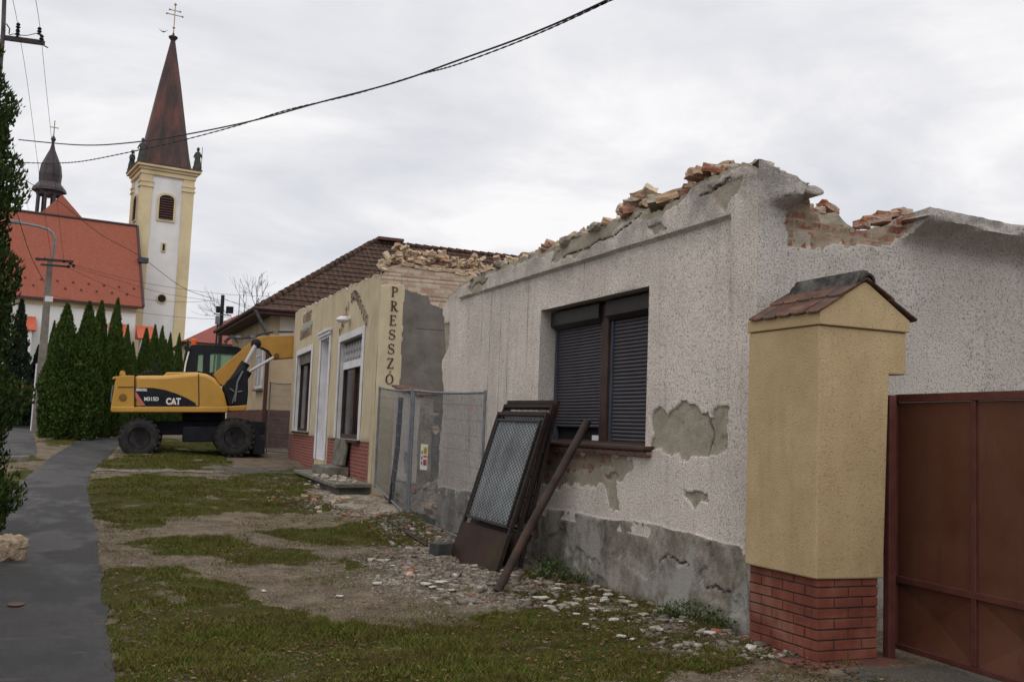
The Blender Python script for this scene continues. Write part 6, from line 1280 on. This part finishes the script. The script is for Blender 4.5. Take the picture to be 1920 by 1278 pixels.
def column_tree(h,r,n,leaf,seed,prof=None,core=.62):
    rg_=np.random.default_rng(seed); f=rg_.uniform(0,1,n)**.85; f=rg_.uniform(.01,1,n)
    pr=prof or (lambda f:np.where(f<.25,.80+.2*np.sin(f/.25*math.pi/2),1-.98*np.clip((f-.25)/.75,0,1)**1.75)); a=rg_.uniform(0,2*math.pi,n)
    bump=.66+.58*fbm(a*1.3+seed,f*h*1.6,3,seed)+.20*(fbm(a*4.0+9,f*h*5,2,seed+2)-.5); rr=r*pr(f)*bump*rg_.uniform(.62,1.03,n)**.6
    keep=rg_.uniform(0,1,n)<(.15+pr(f)); a=a[keep];f=f[keep];rr=rr[keep];n=len(a)
    c=np.stack([rr*np.cos(a),rr*np.sin(a),f*h],-1); out=np.stack([np.cos(a),np.sin(a),a*0],-1); upv=np.array([0,0,1.])[None]*rg_.uniform(.6,1.2,(n,1))+out*rg_.uniform(.05,.6,(n,1))+rg_.normal(0,.28,(n,3)); upv/=np.linalg.norm(upv,axis=1)[:,None]
    tw=rg_.uniform(0,math.pi,n); tan=np.stack([-np.sin(a),np.cos(a),a*0],-1)*np.cos(tw)[:,None]+out*np.sin(tw)[:,None]; L=leaf*rg_.uniform(.6,1.4,(n,1)); Wd=L*.36
    V=np.stack([c-upv*L*.4,c+tan*Wd,c+upv*L,c-tan*Wd],1).reshape(-1,3); A=np.zeros((n,4,4)); A[...,0]=np.clip(rg_.normal(.45,.22,n),0,1)[:,None]; A[...,3]=1
    # opaque heart of the crown, same foliage
    m=18; k=14; ff=np.linspace(.02,.93,k); aa=np.linspace(0,2*math.pi,m,endpoint=False); VV=[(r*core*float(pr(np.array(q)))*(.8+.3*float(fbm(np.array(s_*1.3+seed),np.array(q*h*1.6),3,seed)))*math.cos(s_),r*core*float(pr(np.array(q)))*(.8+.3*float(fbm(np.array(s_*1.3+seed),np.array(q*h*1.6),3,seed)))*math.sin(s_),q*h) for q in ff for s_ in aa]
    FF=[(i*m+j,i*m+(j+1)%m,(i+1)*m+(j+1)%m,(i+1)*m+j) for i in range(k-1) for j in range(m)]; b=len(V); A2=np.zeros((len(VV),4)); A2[:,0]=.25; A2[:,3]=1
    return np.concatenate([V,np.array(VV)]),np.concatenate([np.arange(4*n).reshape(-1,4),np.array(FF)+b]),np.concatenate([A.reshape(-1,4),A2])
def tree_obj(name,label,cat,group,loc,h,r,n,leaf,seed,m,prof=None,trunk=.08,rz=0,core=.62):
    e=empty(name,loc,label,cat,group,rz); V,F_,A_=column_tree(h,r,n,leaf,seed,prof,core); npmesh('crown',V,F_,m,e,A_); mb=MB(); mb.tube([(0,0,-.2),(0,0,h*.35),(.02,0,h*.8)],[trunk,trunk*.8,trunk*.3],8); mb.build('trunk',M['bark'],e,True); return e
GTH='thuja trees along the path'
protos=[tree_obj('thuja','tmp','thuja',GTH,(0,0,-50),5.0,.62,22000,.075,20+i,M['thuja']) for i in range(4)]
# (px centre, px base, px top, half width px, distance, label)
TL=[(107,826,566,34,35.0,'broad thuja at the front left of the row by the path'),(148,828,563,32,35.3,'front thuja nearest the path, right of the broad one'),(172,818,562,26,37.5,'thuja directly behind the two front ones by the path'),
 (203,810,557,22,39.5,'tall slim thuja with the pointed top right of the front group'),(226,806,607,16,43,'shorter thuja tucked beside the tall slim one'),(262,800,614,20,47,'thuja left of the second group above the excavator tail'),(278,800,608,17,49,'pointed thuja second in the group above the excavator'),
 (292,799,610,15,51,'thuja third in the group above the excavator'),(308,799,622,13,53,'slim thuja fourth in the group above the excavator'),(325,798,624,13,55,'thuja second from the right end of the row left of the cab'),(342,797,636,10,57,'small thuja at the right end of the row left of the cab'),(86,810,600,15,48,'thuja half hidden behind the lamp post'),(300,799,634,14,56,'low thuja in the back row above the excavator tail'),(238,803,640,15,46,'low dark thuja between the two groups')]
for i,(px,pb,pt,hw,d,lab) in enumerate(TL):
    b_=dep(px-.06*0,pb,d); tp=dep(px,pt,d); h=tp.z-float(g(b_.y)); r_=hw*d/FPX*1.18; o=protos[i] if i<4 else copy_tree(protos[i%4]); o.location=(b_.x,b_.y,float(g(b_.y))); o.scale=(r_/.62,r_/.62,h/5.0); o.rotation_euler=(0,0,i*2.1); o['label']=lab
prn=lambda f:np.interp(f,[0,.04,.1,.18,.28,.5,.75,.9,1],[.80,1.12,1.16,1.09,1.0,.93,.60,.33,.06]); prn_=lambda f:np.where(f<.12,.86+.14*np.sin(f/.12*math.pi/2),1-.75*np.clip((f-.12)/.88,0,1)**1.5)
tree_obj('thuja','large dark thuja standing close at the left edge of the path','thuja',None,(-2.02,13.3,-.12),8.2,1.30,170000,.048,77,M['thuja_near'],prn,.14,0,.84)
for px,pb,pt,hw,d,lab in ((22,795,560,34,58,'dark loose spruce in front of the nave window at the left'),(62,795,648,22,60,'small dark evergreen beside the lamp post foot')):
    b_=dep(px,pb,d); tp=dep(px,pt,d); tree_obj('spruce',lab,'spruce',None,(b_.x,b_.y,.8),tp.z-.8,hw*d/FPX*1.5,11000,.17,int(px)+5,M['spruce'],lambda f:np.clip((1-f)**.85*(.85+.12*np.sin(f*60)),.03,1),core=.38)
def bush(label,px,py,hw,hh,d,m,seed,n=5000,leaf=.10,name='bush'):
    c=dep(px,py,d); rx=hw*d/FPX; rz_=hh*d/FPX; rg_=np.random.default_rng(seed); u=rg_.normal(0,1,(n,3)); u/=np.linalg.norm(u,axis=1)[:,None]; rad=rg_.uniform(.55,1,n)**.5*(.75+.4*fbm(u[:,0]*2+seed,u[:,2]*2+u[:,1],3,seed)); P_=u*rad[:,None]*np.array([rx,rx*.8,rz_]); L=leaf*rg_.uniform(.6,1.4,(n,1)); a=rg_.normal(0,1,(n,3)); a/=np.linalg.norm(a,axis=1)[:,None]; b=np.cross(a,u); b/=np.linalg.norm(b,axis=1)[:,None]+1e-6
    V=np.stack([P_-a*L,P_+b*L*.5,P_+a*L,P_-b*L*.5],1).reshape(-1,3); A=np.zeros((n,4,4)); A[...,0]=rg_.uniform(0,1,n)[:,None]; A[...,3]=1
    o=npmesh(name,V,np.arange(4*n).reshape(-1,4),m,None,A.reshape(-1,4)); o.location=(c.x,c.y,c.z); return tag(o,label,name)
bush('russet brown bush at the left edge beyond the road',22,748,34,36,56,M['rustbush'],3); bush('clipped green bush between the russet bush and the thujas',68,752,30,30,52,M['hedge'],4,7000,.10); bush('low green hedge plant at the foot of the lamp post',52,770,55,16,54,M['hedge'],5,8000,.10,'hedge')
mb=MB(); b1=dep(66,714,46); mb.tube([(b1.x,b1.y,.8),(b1.x+.02,b1.y,b1.z+.8)],.05,8); tag(mb.build('marker_post',M['white_paint'],None,True),'slim white marker post just left of the concrete lamp post','post')
# weeds at the wall foot
def weed(x,y,h,n,seed,label):
    rg_=np.random.default_rng(seed); a=rg_.uniform(0,6.28,n); l=h*rg_.uniform(.5,1.1,n); P_=np.stack([rg_.normal(0,.05,n),rg_.normal(0,.05,n),rg_.uniform(0,1,n)*h],-1); d=np.stack([np.cos(a),np.sin(a),rg_.uniform(.2,1.2,n)],-1); s=np.stack([-np.sin(a),np.cos(a),a*0],-1); L=.035; V=np.stack([P_,P_+d*L*.5+s*.008,P_+d*L,P_+d*L*.5-s*.008],1).reshape(-1,3); A=np.zeros((n,4,4)); A[...,0]=rg_.uniform(.3,1,n)[:,None]; A[...,3]=1
    o=npmesh('weed',V,np.arange(4*n).reshape(-1,4),M['weed'],None,A.reshape(-1,4)); o.location=(x,y,float(gz(x,y))); return tag(o,label,'weed','weeds at the foot of the white wall')
M['weed']=folmat('weed_leaves',(.030,.050,.016),(.050,.085,.025),(.085,.12,.045))
for i,(x,y,h) in enumerate([(4.90,7.35,.16),(4.85,7.50,.14),(4.93,7.15,.13),(4.80,7.62,.10),(4.95,7.02,.09),(4.93,10.05,.14),(4.80,9.9,.12),(4.90,9.75,.12),(4.85,10.2,.16),(4.95,9.55,.09),(4.6,9.7,.08)]): weed(x,y,h,150,i,'small leafy green weed growing at the foot of the white wall')
# bare tree behind the tiled roof
def bare_tree(base,h,label,seed):
    rr=random.Random(seed); mb=MB()
    def br(p,d,l,r_,k):
        q=p+d*l; m_=p.lerp(q,.5)+Vector((rr.uniform(-1,1),rr.uniform(-1,1),rr.uniform(-1,1)))*l*.06; mb.tube([p,m_,q],[r_,r_*.85,r_*.7],4,False)
        if k==0: return
        for i in range(3 if k>1 else 4):
            nd=(d+Vector((rr.uniform(-1,1),rr.uniform(-1,1),rr.uniform(-.35,.7)))*.75).normalized(); br(p.lerp(q,rr.uniform(.45,1)),nd,l*rr.uniform(.55,.8),r_*.6,k-1)
    br(Vector((0,0,0)),Vector((0,0,1)),h*.42,.11,5); e=empty('bare_tree',base,label,'tree'); mb.build('branches',M['bark'],e); return e
b_=dep(492,600,72); bare_tree((b_.x,b_.y,.9),11.2,'leafless tree with fine twigs rising behind the tiled hip roof',4)
b_=dep(475,600,80); bare_tree((b_.x+2.2,b_.y,.9),10.3,'smaller leafless tree behind the hip roof, right of the taller one',9)
# fine bits: bird near the spire
c=dep(306,60,70); mb=MB(); mb.add([(0,0,0),(-.35,.0,.22),(-.1,.05,.02),(.33,0,.2),(.1,.05,0),(.0,-.28,-.02),(.0,.22,.03)],[(0,1,2),(0,4,3),(2,4,6),(2,5,4)]); o=mb.build('bird',M['wire'],None); o.location=c; tag(o,'small dark bird flying left of the spire top','bird')
mesh_n=sum(len(o.data.polygons) for o in COL.objects if o.type=='MESH'); print('polys',mesh_n,'blades',ng,'rubble',nr,'objects',len(COL.objects))
